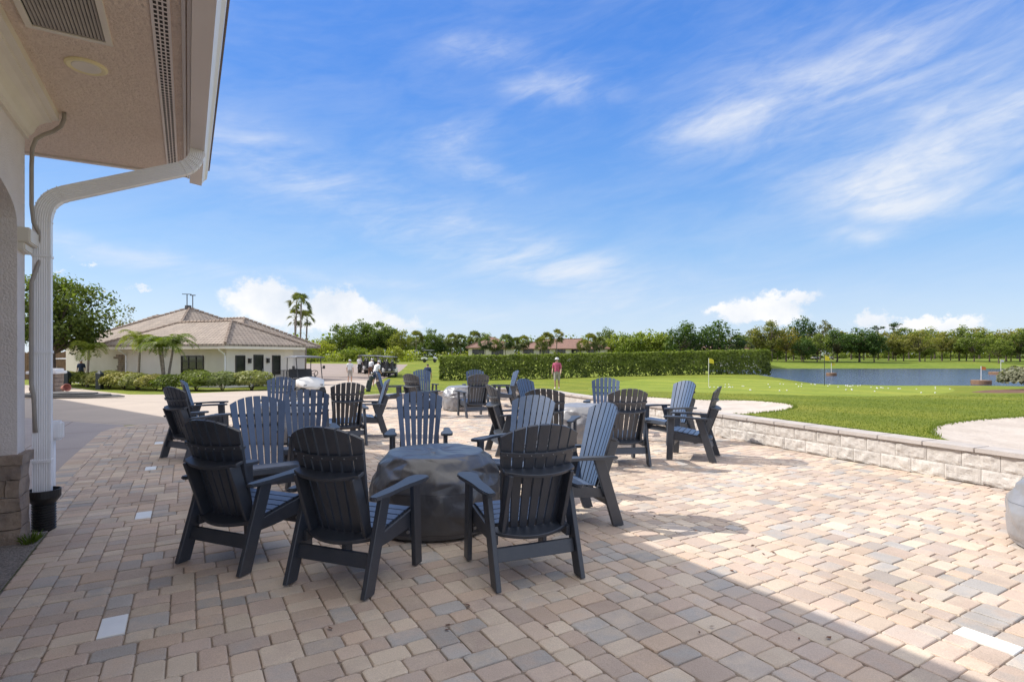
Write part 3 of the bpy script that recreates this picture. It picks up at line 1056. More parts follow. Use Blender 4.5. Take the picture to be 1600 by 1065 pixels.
# ------------------------------------------------------------------ covered fire pits
def make_cover(seed, m='cover'):
    """crumpled vinyl: a jittered coarse cage with random diagonals, subdivided and eased so creases stay"""
    rng = random.Random(seed)
    bm = bmesh.new()
    na = 26
    rows = [(.60, .012, .008, .004), (.625, .10, .012, .02), (.632, .22, .018, .035), (.630, .33, .016, .03), (.618, .415, .010, .012), (.585, .50, .030, .03), (.535, .585, .030, .025), (.475, .655, .012, .008), (.445, .682, .006, .004)]
    grid = []
    for j, (r, z, jr, jz) in enumerate(rows):
        ring = []
        for k in range(na):
            a = 2 * math.pi * (k + (.5 if j % 2 else 0) + rng.uniform(-.30, .30) * (j < 8)) / na
            big = .022 * math.sin(3 * a + seed) + .016 * math.sin(5 * a + 2 * seed)
            rr = r + rng.uniform(-1, 1) * jr * 1.25 + big * (1 - j / 9)
            if j in (5, 6): rr += .022 * (1 if (k * 7 + seed * 3) % 3 == 0 else -.35)
            ring.append(bm.verts.new((rr * math.cos(a), rr * math.sin(a), z + rng.uniform(-1, 1) * jz)))
        grid.append(ring)
    for q, zz in ((.33, .690), (.20, .684), (.09, .676)):
        n = na
        grid.append([bm.verts.new((q * rng.uniform(.88, 1.1) * math.cos(2 * math.pi * k / n), q * rng.uniform(.88, 1.1) * math.sin(2 * math.pi * k / n), zz + rng.uniform(-.006, .008))) for k in range(n)])
    for a, b in zip(grid, grid[1:]):
        for k in range(na):
            k2 = (k + 1) % na
            if rng.random() < .5:
                bm.faces.new([a[k], a[k2], b[k2]]); bm.faces.new([a[k], b[k2], b[k]])
            else:
                bm.faces.new([a[k], a[k2], b[k]]); bm.faces.new([a[k2], b[k2], b[k]])
    bm.faces.new(grid[-1])
    top = set(grid[8]) ; seam = grid[4]
    bmesh.ops.triangulate(bm, faces=bm.faces)
    for it, f in ((0, .16), (1, .34), (2, .40)):
        bmesh.ops.subdivide_edges(bm, edges=bm.edges, cuts=1, use_grid_fill=True)
        bmesh.ops.smooth_vert(bm, verts=bm.verts, factor=f, use_axis_x=True, use_axis_y=True, use_axis_z=True)
    for v in bm.verts:
        n3 = noise.noise(v.co * 9 + Vector((seed, 0, 0)))
        v.co += Vector((v.co.x, v.co.y, 0)).normalized() * .006 * n3
        # stitched seam round the shoulder
        v.co.z = max(v.co.z, .004)
    o = obj('fire_pit_cover', bm, M[m], smooth=True)
    return o
for (x, y, seed, m, lab, rz) in (
        (-.73, 5.28, 1, 'cover', 'dark grey vinyl cover draped over the round fire pit in front, among seven chairs', .4),
        (-4.35, 10.4, 2, 'cover_pale', 'pale cover over the fire pit half hidden behind the navy chairs on the left', 1.9),
        (-1.45, 16.3, 3, 'cover_pale', 'crumpled light grey cover on the far centre fire pit near the hedge', 2.7),
        (1.30, 10.15, 4, 'cover_pale', 'pale cover on the right rear fire pit below the dark blue chair', 5.2),
        (4.76, 4.38, 5, 'cover_pale', 'light grey sunlit cover cut off by the right edge of the picture', 1.0)):
    o = make_cover(seed, m=m)
    o.location = (x, y, .008)
    o.scale = (1, 1, .88 if seed == 5 else 1)
    o.rotation_euler = (0, 0, rz)
    tag(o, lab, 'fire pit cover', 'covered fire pits on the patio')

# ------------------------------------------------------------------ clubhouse (near, left)
def build_clubhouse():
    B0, T0 = -1.6, 5.0
    root = empty('clubhouse', bt(B0, T0), R(30.52), 'cream stucco clubhouse with wide eave, gutter and arched wall, close on the left', 'building')
    P = lambda b, t, z: Vector((b - B0, t - T0, z))
    def bx(bm, b0, b1, t0, t1, z0, z1):
        box(bm, b0 - B0, b1 - B0, t0 - T0, t1 - T0, z0, z1)
    # front wall with its arched opening
    out = [(6.43, 0), (6.43, 3.80), (-3, 3.80), (-3, 0), (2.98, 0), (2.98, 2.69)]
    for k in range(1, 24):
        a = math.pi - math.pi * k / 24
        out.append((4.58 + 1.6 * math.cos(a), 2.69 + .37 * math.sin(a) ** .8))
    out += [(6.18, 2.69), (6.18, 0)]
    bm = bmesh.new()
    prism(bm, [P(-1.25, t, z) for t, z in out], (-.55, 0, 0))
    obj('wall', bm, M['stucco_wall'], root)
    bm = bmesh.new()
    bx(bm, -9, -1.81, 6.20, 6.43, 0, 3.80)
    obj('end_wall', bm, M['stucco_wall'], root)
    bm = bmesh.new()
    bx(bm, -9, -4.2, -3, 6.19, 0, 3.80)
    obj('porch_wall', bm, M['stucco_wall'], root)
    bm = bmesh.new()
    bx(bm, -4.19, -1.62, -3, 6.19, -.02, .012)
    obj('porch_floor', bm, M['walk'], root)
    # ledge stone plinth of the pier
    rng = random.Random(8)
    bm = bmesh.new()
    z = 0.0
    hs = [.13, .15, .12, .15, .12, .09]
    for k, h in enumerate(hs):
        pr = .055 if k == len(hs) - 1 else .035 + rng.uniform(-.008, .012)
        # near face blocks
        b = -1.85
        while b < -1.25 + pr - .02:
            b2 = min(-1.25 + pr, b + rng.uniform(.22, .42))
            if -1.25 + pr - b2 < .1: b2 = -1.25 + pr
            d = rng.uniform(-.012, .012)
            bx(bm, b + .004, b2 - .004, 6.18 - pr + d, 6.43 + pr * .6, z + .004, z + h - .004)
            b = b2
        z += h
    bmesh.ops.subdivide_edges(bm, edges=bm.edges, cuts=3, use_grid_fill=True)
    for v in bm.verts:
        n = noise.noise_vector(v.co * 9)
        v.co += n * .014
    obj('stone_plinth', bm, M['stone'], root)
    # band at the springing of the arch
    bm = bmesh.new()
    bx(bm, -1.40, -1.165, 6.183, 6.50, 2.57, 2.70)
    bx(bm, -1.39, -1.20, 6.185, 6.465, 2.50, 2.568)
    obj('impost_band', bm, M['trim'], root, bevel=.01, seg=2)
    # crown moulding
    prof = [(-1.252, 3.802), (-1.252, 3.53), (-1.222, 3.53), (-1.222, 3.562), (-1.205, 3.570), (-1.185, 3.60), (-1.17, 3.64), (-1.145, 3.675), (-1.105, 3.700), (-1.062, 3.712), (-1.062, 3.728), (-1.01, 3.738), (-1.01, 3.802)]
    bm = bmesh.new()
    prism(bm, [P(b, -3, z) for b, z in prof], (0, 9.43, 0))
    obj('crown_moulding', bm, M['trim'], root)
    # soffit and eave
    bm = bmesh.new()
    bx(bm, -9.5, -.004, -4, 7.85, 3.803, 3.85)
    obj('soffit', bm, M['stucco'], root)
    bm = bmesh.new()
    bx(bm, -.003, .020, -4, 7.87, 3.775, 4.02)
    bx(bm, -9.5, -.004, 7.852, 7.875, 3.785, 4.02)
    bx(bm, -9.5, -.03, 7.80, 7.85, 3.782, 3.802)
    bx(bm, -.035, -.012, -4, 7.80, 3.786, 3.802)
    obj('fascia', bm, M['gutter'], root)
    gp = [(.022, 3.89), (.022, 3.725), (.150, 3.708), (.158, 3.740), (.180, 3.775), (.208, 3.80), (.214, 3.835), (.214, 3.895), (.200, 3.895), (.200, 3.83), (.150, 3.775), (.035, 3.775), (.035, 3.89)]
    bm = bmesh.new()
    prism(bm, [P(b, -4, z) for b, z in gp], (0, 11.87, 0))
    big = bm
    g = obj('gutter', big, [M['gutter'], M['gutter_white']], root)
    for p in g.data.polygons:
        if p.center.x + B0 > .153 and abs(p.normal.y) < .5:
            p.material_index = 1
    # slotted vent strip in the soffit
    a, c = bmesh.new(), bmesh.new()
    bx(a, -.205, -.095, -4, 7.60, 3.795, 3.8025)
    t = -1.0
    while t < 7.55:
        for b in (-.178, -.150, -.122):
            bx(c, b - .009, b + .009, t, t + .034, 3.7935, 3.7955)
        t += .055
    multi('soffit_vent', [(a, M['gutter']), (c, M['vent_dark'])], root)
    # return air grille
    b0, b1, t0, t1 = -.93, -.455, 4.02, 4.81
    bm = bmesh.new()
    for q in ((b0, b1, t0, t0 + .04), (b0, b1, t1 - .04, t1), (b0, b0 + .04, t0 + .04, t1 - .04), (b1 - .04, b1, t0 + .04, t1 - .04)):
        bx(bm, *q, 3.787, 3.8025)
    gr = obj('vent_grille', bm, M['trim'], root, bevel=.002)
    a = bmesh.new()
    bx(a, b0 + .04, b1 - .04, t0 + .04, t1 - .04, 3.800, 3.8026)
    obj('duct_opening', a, M['vent_dark'], gr)
    bm = bmesh.new()
    b = b0 + .05
    while b < b1 - .05:
        q = [P(b, t0 + .041, 3.792), P(b + .004, t0 + .041, 3.7915), P(b + .016, t0 + .041, 3.7995), P(b + .012, t0 + .041, 3.80)]
        prism(bm, q, (0, t1 - t0 - .082, 0))
        b += .0215
    obj('louvre_slats', bm, M['conduit'], gr)
    # recessed lamp
    bm = bmesh.new()
    lathe(bm, [(.10, 3.8025), (.135, 3.8025), (.135, 3.795), (.120, 3.786), (.100, 3.790), (.075, 3.800)], 32, P(-.665, 5.26, 0))
    o = obj('recessed_lamp', bm, M['lamp_cream'], root)
    bm = bmesh.new()
    lathe(bm, [(.093, 3.8020), (.093, 3.7895), (.088, 3.7890), (.05, 3.7925), (.001, 3.7935)], 28, P(-.665, 5.26, 0))
    obj('lamp_lens', bm, M['trim'], o, smooth=True)
    # roof over the eave
    bm = bmesh.new()
    A = [P(.24, -4, 3.93), P(.24, 7.95, 3.93), P(-3.2, 4.6, 5.35), P(-3.2, -4, 5.35)]
    Bq = [P(.24, 7.95, 3.93), P(-9.5, 7.95, 3.93), P(-9.5, 4.6, 5.35), P(-3.2, 4.6, 5.35)]
    for q in (A, Bq):
        prism(bm, q, (0, 0, .09))
    obj('roof', bm, M['rooftile'], root)
    # taller wing added out of view on the left to cast the patio shadow
    ft = [(-3.2, -4), (-3.2, 14.0), (-10.6, 32.7), (-16, 31), (-14, -4)]
    bm = bmesh.new()
    prism(bm, [P(b, t, 5.2 if 0 else 3.86) for b, t in ft], (0, 0, 4.1))
    obj('added_upper_storey', bm, M['stucco_wall'], root)
    bm = bmesh.new()
    prism(bm, [P(b, t, 0) for b, t in [(-3.4, 8.2), (-3.4, 13.8), (-10.7, 32.2), (-15.8, 30.6), (-14, 8.2)]], (0, 0, 3.84))
    obj('added_wing_wall', bm, M['stucco_wall'], root)
    # downspout: ribbed rectangular pipe with two elbows
    path = [(-1.15, .33), (-1.15, 1.0), (-1.15, 1.9), (-1.15, 2.78), (-1.148, 2.86), (-1.138, 2.93), (-1.118, 2.99), (-1.085, 3.04), (-1.04, 3.08), (-.98, 3.112), (-.5, 3.312), (-.06, 3.495), (-.01, 3.523), (.032, 3.56), (.063, 3.605), (.082, 3.655), (.09, 3.72)]
    w, dpt = .066, .046
    sec = []
    for k in range(17):
        sec.append((-w + 2 * w * k / 16, -dpt + (.0028 if k % 2 and k < 15 else 0)))
    sec += [(w, 0), (w - .004, dpt * .5), (w, dpt)] + [(w - 2 * w * k / 4, dpt) for k in range(1, 5)] + [(-w, 0)]
    bm = bmesh.new()
    rings = []
    for i, (b, z) in enumerate(path):
        p0 = path[max(0, i - 1)]; p1 = path[min(len(path) - 1, i + 1)]
        d = Vector((p1[0] - p0[0], p1[1] - p0[1])).normalized()
        n = Vector((d.y, -d.x))
        rib = 1.0 + (.03 if 3 < i < 9 and i % 2 else 0)
        rings.append([bm.verts.new(P(b + n.x * u * rib, 6.56 + v * rib, z + n.y * u * rib)) for u, v in sec])
    for r0, r1 in zip(rings, rings[1:]):
        for k in range(len(sec)):
            k2 = (k + 1) % len(sec)
            bm.faces.new([r0[k], r0[k2], r1[k2], r1[k]])
    bm.faces.new(rings[0]); bm.faces.new(rings[-1][::-1])
    # crimped elbows
    for (b, z, an) in [(-1.149, 2.83, 0), (-1.143, 2.91, 8), (-1.128, 2.965, 20), (-1.10, 3.02, 38), (-1.062, 3.064, 48), (-1.01, 3.10, 60), (-.035, 3.51, 62), (.012, 3.543, 50), (.048, 3.583, 36), (.074, 3.63, 22), (.088, 3.69, 8)]:
        d = Vector((math.sin(R(an)), math.cos(R(an)))); n = Vector((d.y, -d.x))
        q = []
        for u, v in ((-w - .004, -dpt - .004), (w + .004, -dpt - .004), (w + .004, dpt + .004), (-w - .004, dpt + .004)):
            q.append(P(b + n.x * u - d.x * .004, 6.56 + v, z + n.y * u - d.y * .004))
        prism(bm, q, Vector((d.x * .008, 0, d.y * .008)))
    ds = obj('downspout', bm, M['gutter_white'], root)
    for z in (.62, 1.62, 2.5):
        bm = bmesh.new()
        bx(bm, -1.15 - w - .006, -1.15 + w + .006, 6.50, 6.62, z, z + .022)
        obj('pipe_strap', bm, M['gutter_white'], ds)
    # black corrugated drain it empties into
    bm = bmesh.new()
    pr = [(.078, -.04)]
    z = 0.0
    while z < .23:
        pr += [(.082, z), (.091, z + .006), (.091, z + .014), (.082, z + .020)]
        z += .024
    pr += [(.088, .24), (.10, .26), (.118, .285), (.126, .30), (.126, .368), (.118, .368), (.11, .31), (.07, .30)]
    lathe(bm, pr, 32, P(-1.14, 6.56, 0))
    obj('drain_adapter', bm, M['black_plastic'], root, smooth=False)
    # painted conduit from the soffit, round the moulding and down the wall
    cp = [(-.965, 6.36, 3.80), (-.97, 6.40, 3.755), (-1.0, 6.452, 3.70), (-1.06, 6.47, 3.645), (-1.13, 6.47, 3.60), (-1.18, 6.468, 3.55), (-1.205, 6.466, 3.46), (-1.21, 6.466, 3.3), (-1.21, 6.466, 2.95), (-1.20, 6.49, 2.80), (-1.17, 6.525, 2.72), (-1.16, 6.54, 2.5), (-1.19, 6.50, 2.36), (-1.21, 6.47, 2.26), (-1.212, 6.466, 2.0), (-1.212, 6.466, 1.35), (-1.20, 6.49, 1.22), (-1.19, 6.50, .9)]
    bm = bmesh.new()
    tube(bm, [P(*q) for q in cp], .017, 10)
    obj('conduit', bm, M['conduit'], root, smooth=True)
    bm = bmesh.new()
    bx(bm, -1.17, -1.02, 6.66, 6.76, .80, .98)
    bx(bm, -1.16, -1.03, 6.655, 6.765, .81, .97)
    obj('meter_box', bm, M['gutter_white'], root, bevel=.02, seg=2)
    bm = bmesh.new()
    tube(bm, [P(-1.10, 6.70, z) for z in (.0, .4, .80)], .022, 10)
    obj('meter_pipe', bm, M['gutter_white'], root, smooth=True)
build_clubhouse()

def build_tuft(x, y, seed, n=70):
    rng = random.Random(seed)
    bm = bmesh.new()
    lay = bm.verts.layers.float.new('tone')
    for _ in range(n):
        a = rng.uniform(0, 6.28); r = rng.random() ** .7 * .07
        p = Vector((r * math.cos(a), r * math.sin(a), 0))
        lean = Vector((math.cos(a), math.sin(a), 0)) * rng.uniform(.02, .09)
        h = rng.uniform(.05, .13)
        s = Vector((-math.sin(a), math.cos(a), 0)) * .004
        q = [p - s, p + s, p + lean * .5 + s * .7 + Vector((0, 0, h * .7)), p + lean + Vector((0, 0, h))]
        vs = [bm.verts.new(v) for v in q]
        for v in vs: v[lay] = rng.random()
        bm.faces.new(vs)
    o = obj('grass_tuft', bm, M['leaf_oak'])
    o.location = (x, y, .0)
    o.scale = (.8, .8, .8)
    return o
t = build_tuft(*bt(-1.16, 6.12)[:2], 4, 90); tag(t, 'small green grass tuft at the foot of the stone plinth', 'grass tuft')

# ------------------------------------------------------------------ foliage helpers
def leaf_mesh(name, leaves):
    """leaves: list of (centre, normal, size, aspect, tone)"""
    V, F, T = [], [], []
    rng = random.Random(len(leaves))
    for c, n, s, asp, tone in leaves:
        a = Vector((rng.uniform(-1, 1), rng.uniform(-1, 1), rng.uniform(-1, 1)))
        a = a - n * a.dot(n)
        if a.length < 1e-4: continue
        a.normalize()
        b = n.cross(a)
        k = len(V)
        for u, v in ((-.5, -.12), (.05, -.5), (.5, .1), (-.05, .5)):
            p = c + a * (u * s) + b * (v * s * asp)
            V.append(p[:]); T.append(tone)
        F.append((k, k + 1, k + 2, k + 3))
    me = bpy.data.meshes.new(name)
    me.from_pydata(V, [], F)
    at = me.attributes.new('tone', 'FLOAT', 'POINT')
    at.data.foreach_set('value', T)
    return me

def rdir(rng):
    z = rng.uniform(-1, 1); a = rng.uniform(0, 6.283)
    r = math.sqrt(1 - z * z)
    return Vector((r * math.cos(a), r * math.sin(a), z))

def clump_leaves(rng, centre, rad, n, size, base, out):
    for _ in range(n):
        d = rdir(rng)
        r = rng.random() ** .45
        p = centre + Vector((d.x * rad[0], d.y * rad[1], d.z * rad[2])) * r
        nn = (d + rdir(rng) * .9 + Vector((0, 0, .35))).normalized()
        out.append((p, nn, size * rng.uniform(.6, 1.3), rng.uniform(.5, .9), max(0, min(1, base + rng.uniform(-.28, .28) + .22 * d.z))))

def limbs(bm, rng, base_r, h_trunk, tips, lean=(0, 0)):
    top = Vector((lean[0], lean[1], h_trunk))
    mid = top * .5 + Vector((rng.uniform(-.05, .05) * h_trunk, rng.uniform(-.05, .05) * h_trunk, 0))
    tube(bm, [(0, 0, -.15), (0, 0, .1), mid, top], [base_r * 1.35, base_r * 1.1, base_r * .85, base_r * .7], 8)
    for tip in tips:
        m = top.lerp(tip, .5) + Vector((rng.uniform(-.1, .1), rng.uniform(-.1, .1), .12)) * (tip - top).length * .6
        tube(bm, [top - Vector((0, 0, .1)), m, tip], [base_r * .55, base_r * .33, base_r * .10], 6)

def make_tree(name, seed, height, width, trunk_h, leafmat, n_clump=34, per=60, leaf=.30, dome=.5, gap=1.0, base_r=.16, bottom=.0, tone=.42):
    """broad-leaved tree; the crown is many leaf clumps hung round the limb ends"""
    rng = random.Random(seed)
    root = empty(name)
    tips, leaves = [], []
    ch = height - trunk_h
    for k in range(n_clump):
        for _ in range(40):
            d = rdir(rng)
            r = rng.random() ** .38
            p = Vector((d.x * width / 2 * r, d.y * width / 2 * r, trunk_h + ch * (.5 + .5 * d.z * r)))
            rel = (p.z - trunk_h) / ch
            lim = math.sin(math.pi * min(1, max(.02, (rel * (1 - dome * .4) + dome * .28)))) ** .6
            if math.hypot(p.x, p.y) <= width / 2 * lim: break
        rr = width * rng.uniform(.10, .19) * gap
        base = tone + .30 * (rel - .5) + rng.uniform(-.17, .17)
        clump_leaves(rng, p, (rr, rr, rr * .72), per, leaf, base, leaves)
        if k % 2 == 0: tips.append(p)
    bm = bmesh.new()
    limbs(bm, rng, base_r, trunk_h * 1.05, tips)
    obj('trunk', bm, M['bark'], root, smooth=True)
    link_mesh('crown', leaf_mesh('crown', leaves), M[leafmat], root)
    return root

def frond(rng, V, F, T, p0, d, up, length, droop, nl, ll, lw, tone, hang=.5):
    """pinnate frond: a drooping rachis with paired leaflets"""
    pts = []
    p = p0.copy(); v = (d + up).normalized()
    st = length / 10
    for i in range(11):
        pts.append(p.copy())
        p = p + v * st
        v = (v + Vector((0, 0, -droop * .1 * (1 + i * .15)))).normalized()
    for i in range(1, nl):
        t = i / nl
        k = min(9, int(t * 10)); f = t * 10 - k
        c = pts[k].lerp(pts[k + 1], f)
        ax = (pts[k + 1] - pts[k]).normalized()
        side = ax.cross(Vector((0, 0, 1)))
        if side.length < .05: side = Vector((1, 0, 0))
        side.normalize()
        l = ll * math.sin(math.pi * (.12 + .80 * t)) ** .7
        for s in (-1, 1):
            q = (side * s + ax * .65 + Vector((0, 0, -hang * rng.uniform(.5, 1.2)))).normalized()
            e = c + q * l * rng.uniform(.85, 1.1)
            w = ax * lw
            b = len(V)
            m = c.lerp(e, .5) + Vector((0, 0, .03 * l))
            V.extend([(c - w * .4)[:], (m - w)[:], e[:], (m + w)[:]])
            T.extend([max(0, min(1, tone + rng.uniform(-.2, .2)))] * 4)
            F.append((b, b + 1, b + 2, b + 3))
    # rachis
    for a, c in zip(pts, pts[1:]):
        sx = (c - a).cross(Vector((0, 0, 1)))
        if sx.length < 1e-5: sx = Vector((.01, 0, 0))
        sx = sx.normalized() * .012
        b = len(V)
        V.extend([(a - sx)[:], (a + sx)[:], (c + sx)[:], (c - sx)[:]])
        T.extend([.85] * 4)
        F.append((b, b + 1, b + 2, b + 3))

def tone_mesh(name, V, F, T):
    me = bpy.data.meshes.new(name)
    me.from_pydata(V, [], F)
    at = me.attributes.new('tone', 'FLOAT', 'POINT')
    at.data.foreach_set('value', T)
    return me

def make_feather_palm(name, seed, h, fl, n=13, stems=1, spread=.5, base_r=.07):
    rng = random.Random(seed)
    root = empty(name)
    bm = bmesh.new()
    V, F, T = [], [], []
    for s in range(stems):
        a0 = s * 2.3 + rng.random()
        lx, ly = (spread * math.cos(a0), spread * math.sin(a0)) if stems > 1 else (.12, .05)
        hh = h * rng.uniform(.82, 1.05)
        tube(bm, [(lx * .2, ly * .2, -.1), (lx * .45, ly * .45, hh * .4), (lx * .85, ly * .85, hh * .8), (lx, ly, hh)], [base_r * 1.4, base_r, base_r * .85, base_r * .8], 8)
        for k in range(n):
            a = 2 * math.pi * k / n + rng.uniform(-.2, .2)
            d = Vector((math.cos(a), math.sin(a), 0))
            frond(rng, V, F, T, Vector((lx, ly, hh)), d, Vector((0, 0, rng.uniform(.45, 2.4))), fl * rng.uniform(.85, 1.2), rng.uniform(1.5, 2.2), 26, fl * .30, .024, rng.uniform(.25, .9), .40)
    obj('trunk', bm, M['palm_bark'], root, smooth=True)
    link_mesh('crown', tone_mesh('crown', V, F, T), M['leaf_palm'], root)
    return root

def make_fan_palm(name, seed, h, rad, n=34, base_r=.15, skirt=True):
    rng = random.Random(seed)
    root = empty(name)
    bm = bmesh.new()
    bend = rng.uniform(-.04, .04) * h
    tube(bm, [(0, 0, -.2), (bend * .3, 0, h * .35), (bend * .8, 0, h * .75), (bend, 0, h)], [base_r * 1.25, base_r, base_r * .85, base_r * .8], 8)
    obj('trunk', bm, M['palm_bark'], root, smooth=True)
    V, F, T = [], [], []
    c0 = Vector((bend, 0, h))
    for k in range(n):
        a = rng.uniform(0, 6.283); e = rng.uniform(-.95, 1.5)
        d = Vector((math.cos(a) * math.cos(e), math.sin(a) * math.cos(e), math.sin(e)))
        c = c0 + d * rad * rng.uniform(.42, .62)
        side = d.cross(Vector((0, 0, 1)))
        if side.length < .05: side = Vector((1, 0, 0))
        side.normalize(); nrm = side.cross(d)
        tw = rng.uniform(-1.3, 1.3)
        side = side * math.cos(tw) + nrm * math.sin(tw)
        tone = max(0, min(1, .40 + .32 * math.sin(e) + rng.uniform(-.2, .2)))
        for q in range(9):
            an = (q - 4) / 4 * 1.25
            dd = d * math.cos(an) + side * math.sin(an)
            l = rad * .55 * rng.uniform(.8, 1.1)
            tip = c + dd * l + Vector((0, 0, -.22 * l))
            w = (side * math.cos(an) - d * math.sin(an)) * rad * .045
            m = c + dd * l * .55
            b = len(V)
            V.extend([c[:], (m - w)[:], tip[:], (m + w)[:]])
            T.extend([tone] * 4)
            F.append((b, b + 1, b + 2, b + 3))
        b = len(V)
        w = side * .015
        V.extend([(c0 - w)[:], (c0 + w)[:], (c + w)[:], (c - w)[:]]); T.extend([.8] * 4); F.append((b, b + 1, b + 2, b + 3))
    link_mesh('crown', tone_mesh('crown', V, F, T), M['leaf_fan'], root)
    return root

def put(root, x, y, s, rz, lab, cat, group=None, first=[None], z=None, sz=None):
    o = root if not root.get('label') else copy_tree(root)
    o.location = (x, y, zt(x, y) if z is None else z)
    o.scale = (s, s, sz or s)
    o.rotation_euler = (0, 0, rz)
    return tag(o, lab, cat, group)

# ------------------------------------------------------------------ pro shop building
def uv_roof(me, s=1.0):
    uv = me.uv_layers.new(name='roof')
    for p in me.polygons:
        n = p.normal
        e = Vector((-n.y, n.x, 0))
        if e.length < 1e-4: e = Vector((1, 0, 0))
        e.normalize()
        u = n.cross(e)
        for li in p.loop_indices:
            c = me.vertices[me.loops[li].vertex_index].co
            uv.data[li].uv = (c.dot(e) * s, c.dot(u) * s)

def roof_mat(name, c1, c2, cm):
    m, nt, b = new_mat(name)
    tc = nd(nt, 'ShaderNodeTexCoord')
    br = nd(nt, 'ShaderNodeTexBrick')
    br.inputs['Scale'].default_value = 1
    br.inputs['Brick Width'].default_value = .32
    br.inputs['Row Height'].default_value = .36
    br.inputs['Mortar Size'].default_value = .045
    br.inputs['Mortar Smooth'].default_value = .6
    br.inputs['Color1'].default_value = (*c1, 1); br.inputs['Color2'].default_value = (*c2, 1); br.inputs['Mortar'].default_value = (*cm, 1)
    nt.links.new(tc.outputs['UV'], br.inputs['Vector'])
    g = ramp(nt, noise_tex(nt, 1.2, 5, .65), [(.3, (.78, .78, .78)), (.7, (1.12, 1.10, 1.08))])
    nt.links.new(mixc(nt, 1.0, br.outputs[0], g, 'MULTIPLY'), b.inputs['Base Color'])
    b.inputs['Roughness'].default_value = .85
    add_bump(nt, b, br.outputs[1], -.6, .03)
    return m
M['shop_roof'] = roof_mat('shop roof tile', (.36, .30, .245), (.30, .245, .20), (.15, .118, .095))
M['condo_roof'] = roof_mat('condo roof tile', (.32, .19, .145), (.265, .155, .12), (.16, .09, .07))

def hip_roof(root, x0, x1, y0, y1, ze, rise, m, capmat, th=.14, name='roof'):
    hw = min(x1 - x0, y1 - y0) / 2
    if x1 - x0 < y1 - y0:
        r0, r1 = Vector(((x0 + x1) / 2, y0 + hw, ze + rise)), Vector(((x0 + x1) / 2, y1 - hw, ze + rise))
    else:
        r0, r1 = Vector((x0 + hw, (y0 + y1) / 2, ze + rise)), Vector((x1 - hw, (y0 + y1) / 2, ze + rise))
    c = [Vector((x0, y0, ze)), Vector((x1, y0, ze)), Vector((x1, y1, ze)), Vector((x0, y1, ze))]
    bm = bmesh.new()
    v = [bm.verts.new(p) for p in c]; a = bm.verts.new(r0); b = bm.verts.new(r1) if (r1 - r0).length > .01 else a
    lo = [bm.verts.new(p - Vector((0, 0, th))) for p in c]
    def face(*q):
        q = [x for i, x in enumerate(q) if x not in q[:i]]
        bm.faces.new(q)
    if x1 - x0 < y1 - y0:
        face(v[0], v[1], a); face(v[1], v[2], b, a); face(v[2], v[3], b); face(v[3], v[0], a, b)
        hips = [(c[0], r0), (c[1], r0), (c[2], r1), (c[3], r1)]
    else:
        face(v[0], v[1], b, a); face(v[1], v[2], b); face(v[2], v[3], a, b); face(v[3], v[0], a)
        hips = [(c[0], r0), (c[1], r1), (c[2], r1), (c[3], r0)]
    for k in range(4):
        face(v[k], lo[k], lo[(k + 1) % 4], v[(k + 1) % 4])
    face(*lo[::-1])
    o = obj(name, bm, m, root)
    uv_roof(o.data)
    bm = bmesh.new()
    for p, q in hips + ([(r0, r1)] if b is not a else []):
        n = max(2, int((q - p).length / .35))
        for k in range(n):
            s = p.lerp(q, k / n); e = p.lerp(q, (k + .92) / n)
            tube(bm, [s + Vector((0, 0, .05)), e + Vector((0, 0, .03))], [.095, .075], 6)
    obj('ridge_caps', bm, capmat, o)
    return o

def opening(root, name, o, ax, nrm, u0, u1, z0, z1, bars=1, door=False, hb=None):
    """framed window on a wall face: origin o, along ax, facing nrm"""
    fr, gl = bmesh.new(), bmesh.new()
    def bxx(bm, a, b, c, d, e, f):
        vs = []
        for z in (c, d):
            for (u, w) in ((a, e), (b, e), (b, f), (a, f)):
                vs.append(bm.verts.new(o + ax * u + nrm * w + Vector((0, 0, z))))
        for f_ in ((0, 3, 2, 1), (4, 5, 6, 7), (0, 1, 5, 4), (1, 2, 6, 5), (2, 3, 7, 6), (3, 0, 4, 7)):
            bm.faces.new([vs[i] for i in f_])
    t = .07
    bxx(fr, u0, u0 + t, z0, z1, .003, .06); bxx(fr, u1 - t, u1, z0, z1, .003, .06)
    bxx(fr, u0 + t, u1 - t, z1 - t, z1, .003, .06); bxx(fr, u0 + t, u1 - t, z0, z0 + (t if not door else .22), .003, .06)
    for k in range(1, bars):
        u = u0 + (u1 - u0) * k / bars
        bxx(fr, u - .03, u + .03, z0 + t, z1 - t, .003, .055)
    if hb: bxx(fr, u0 + t, u1 - t, hb, hb + .05, .003, .05)
    f = obj(name, fr, M['frame'], root)
    bxx(gl, u0 + t, u1 - t, z0 + t, z1 - t, .002, .02)
    obj('pane', gl, M['glass'], f)
    return f

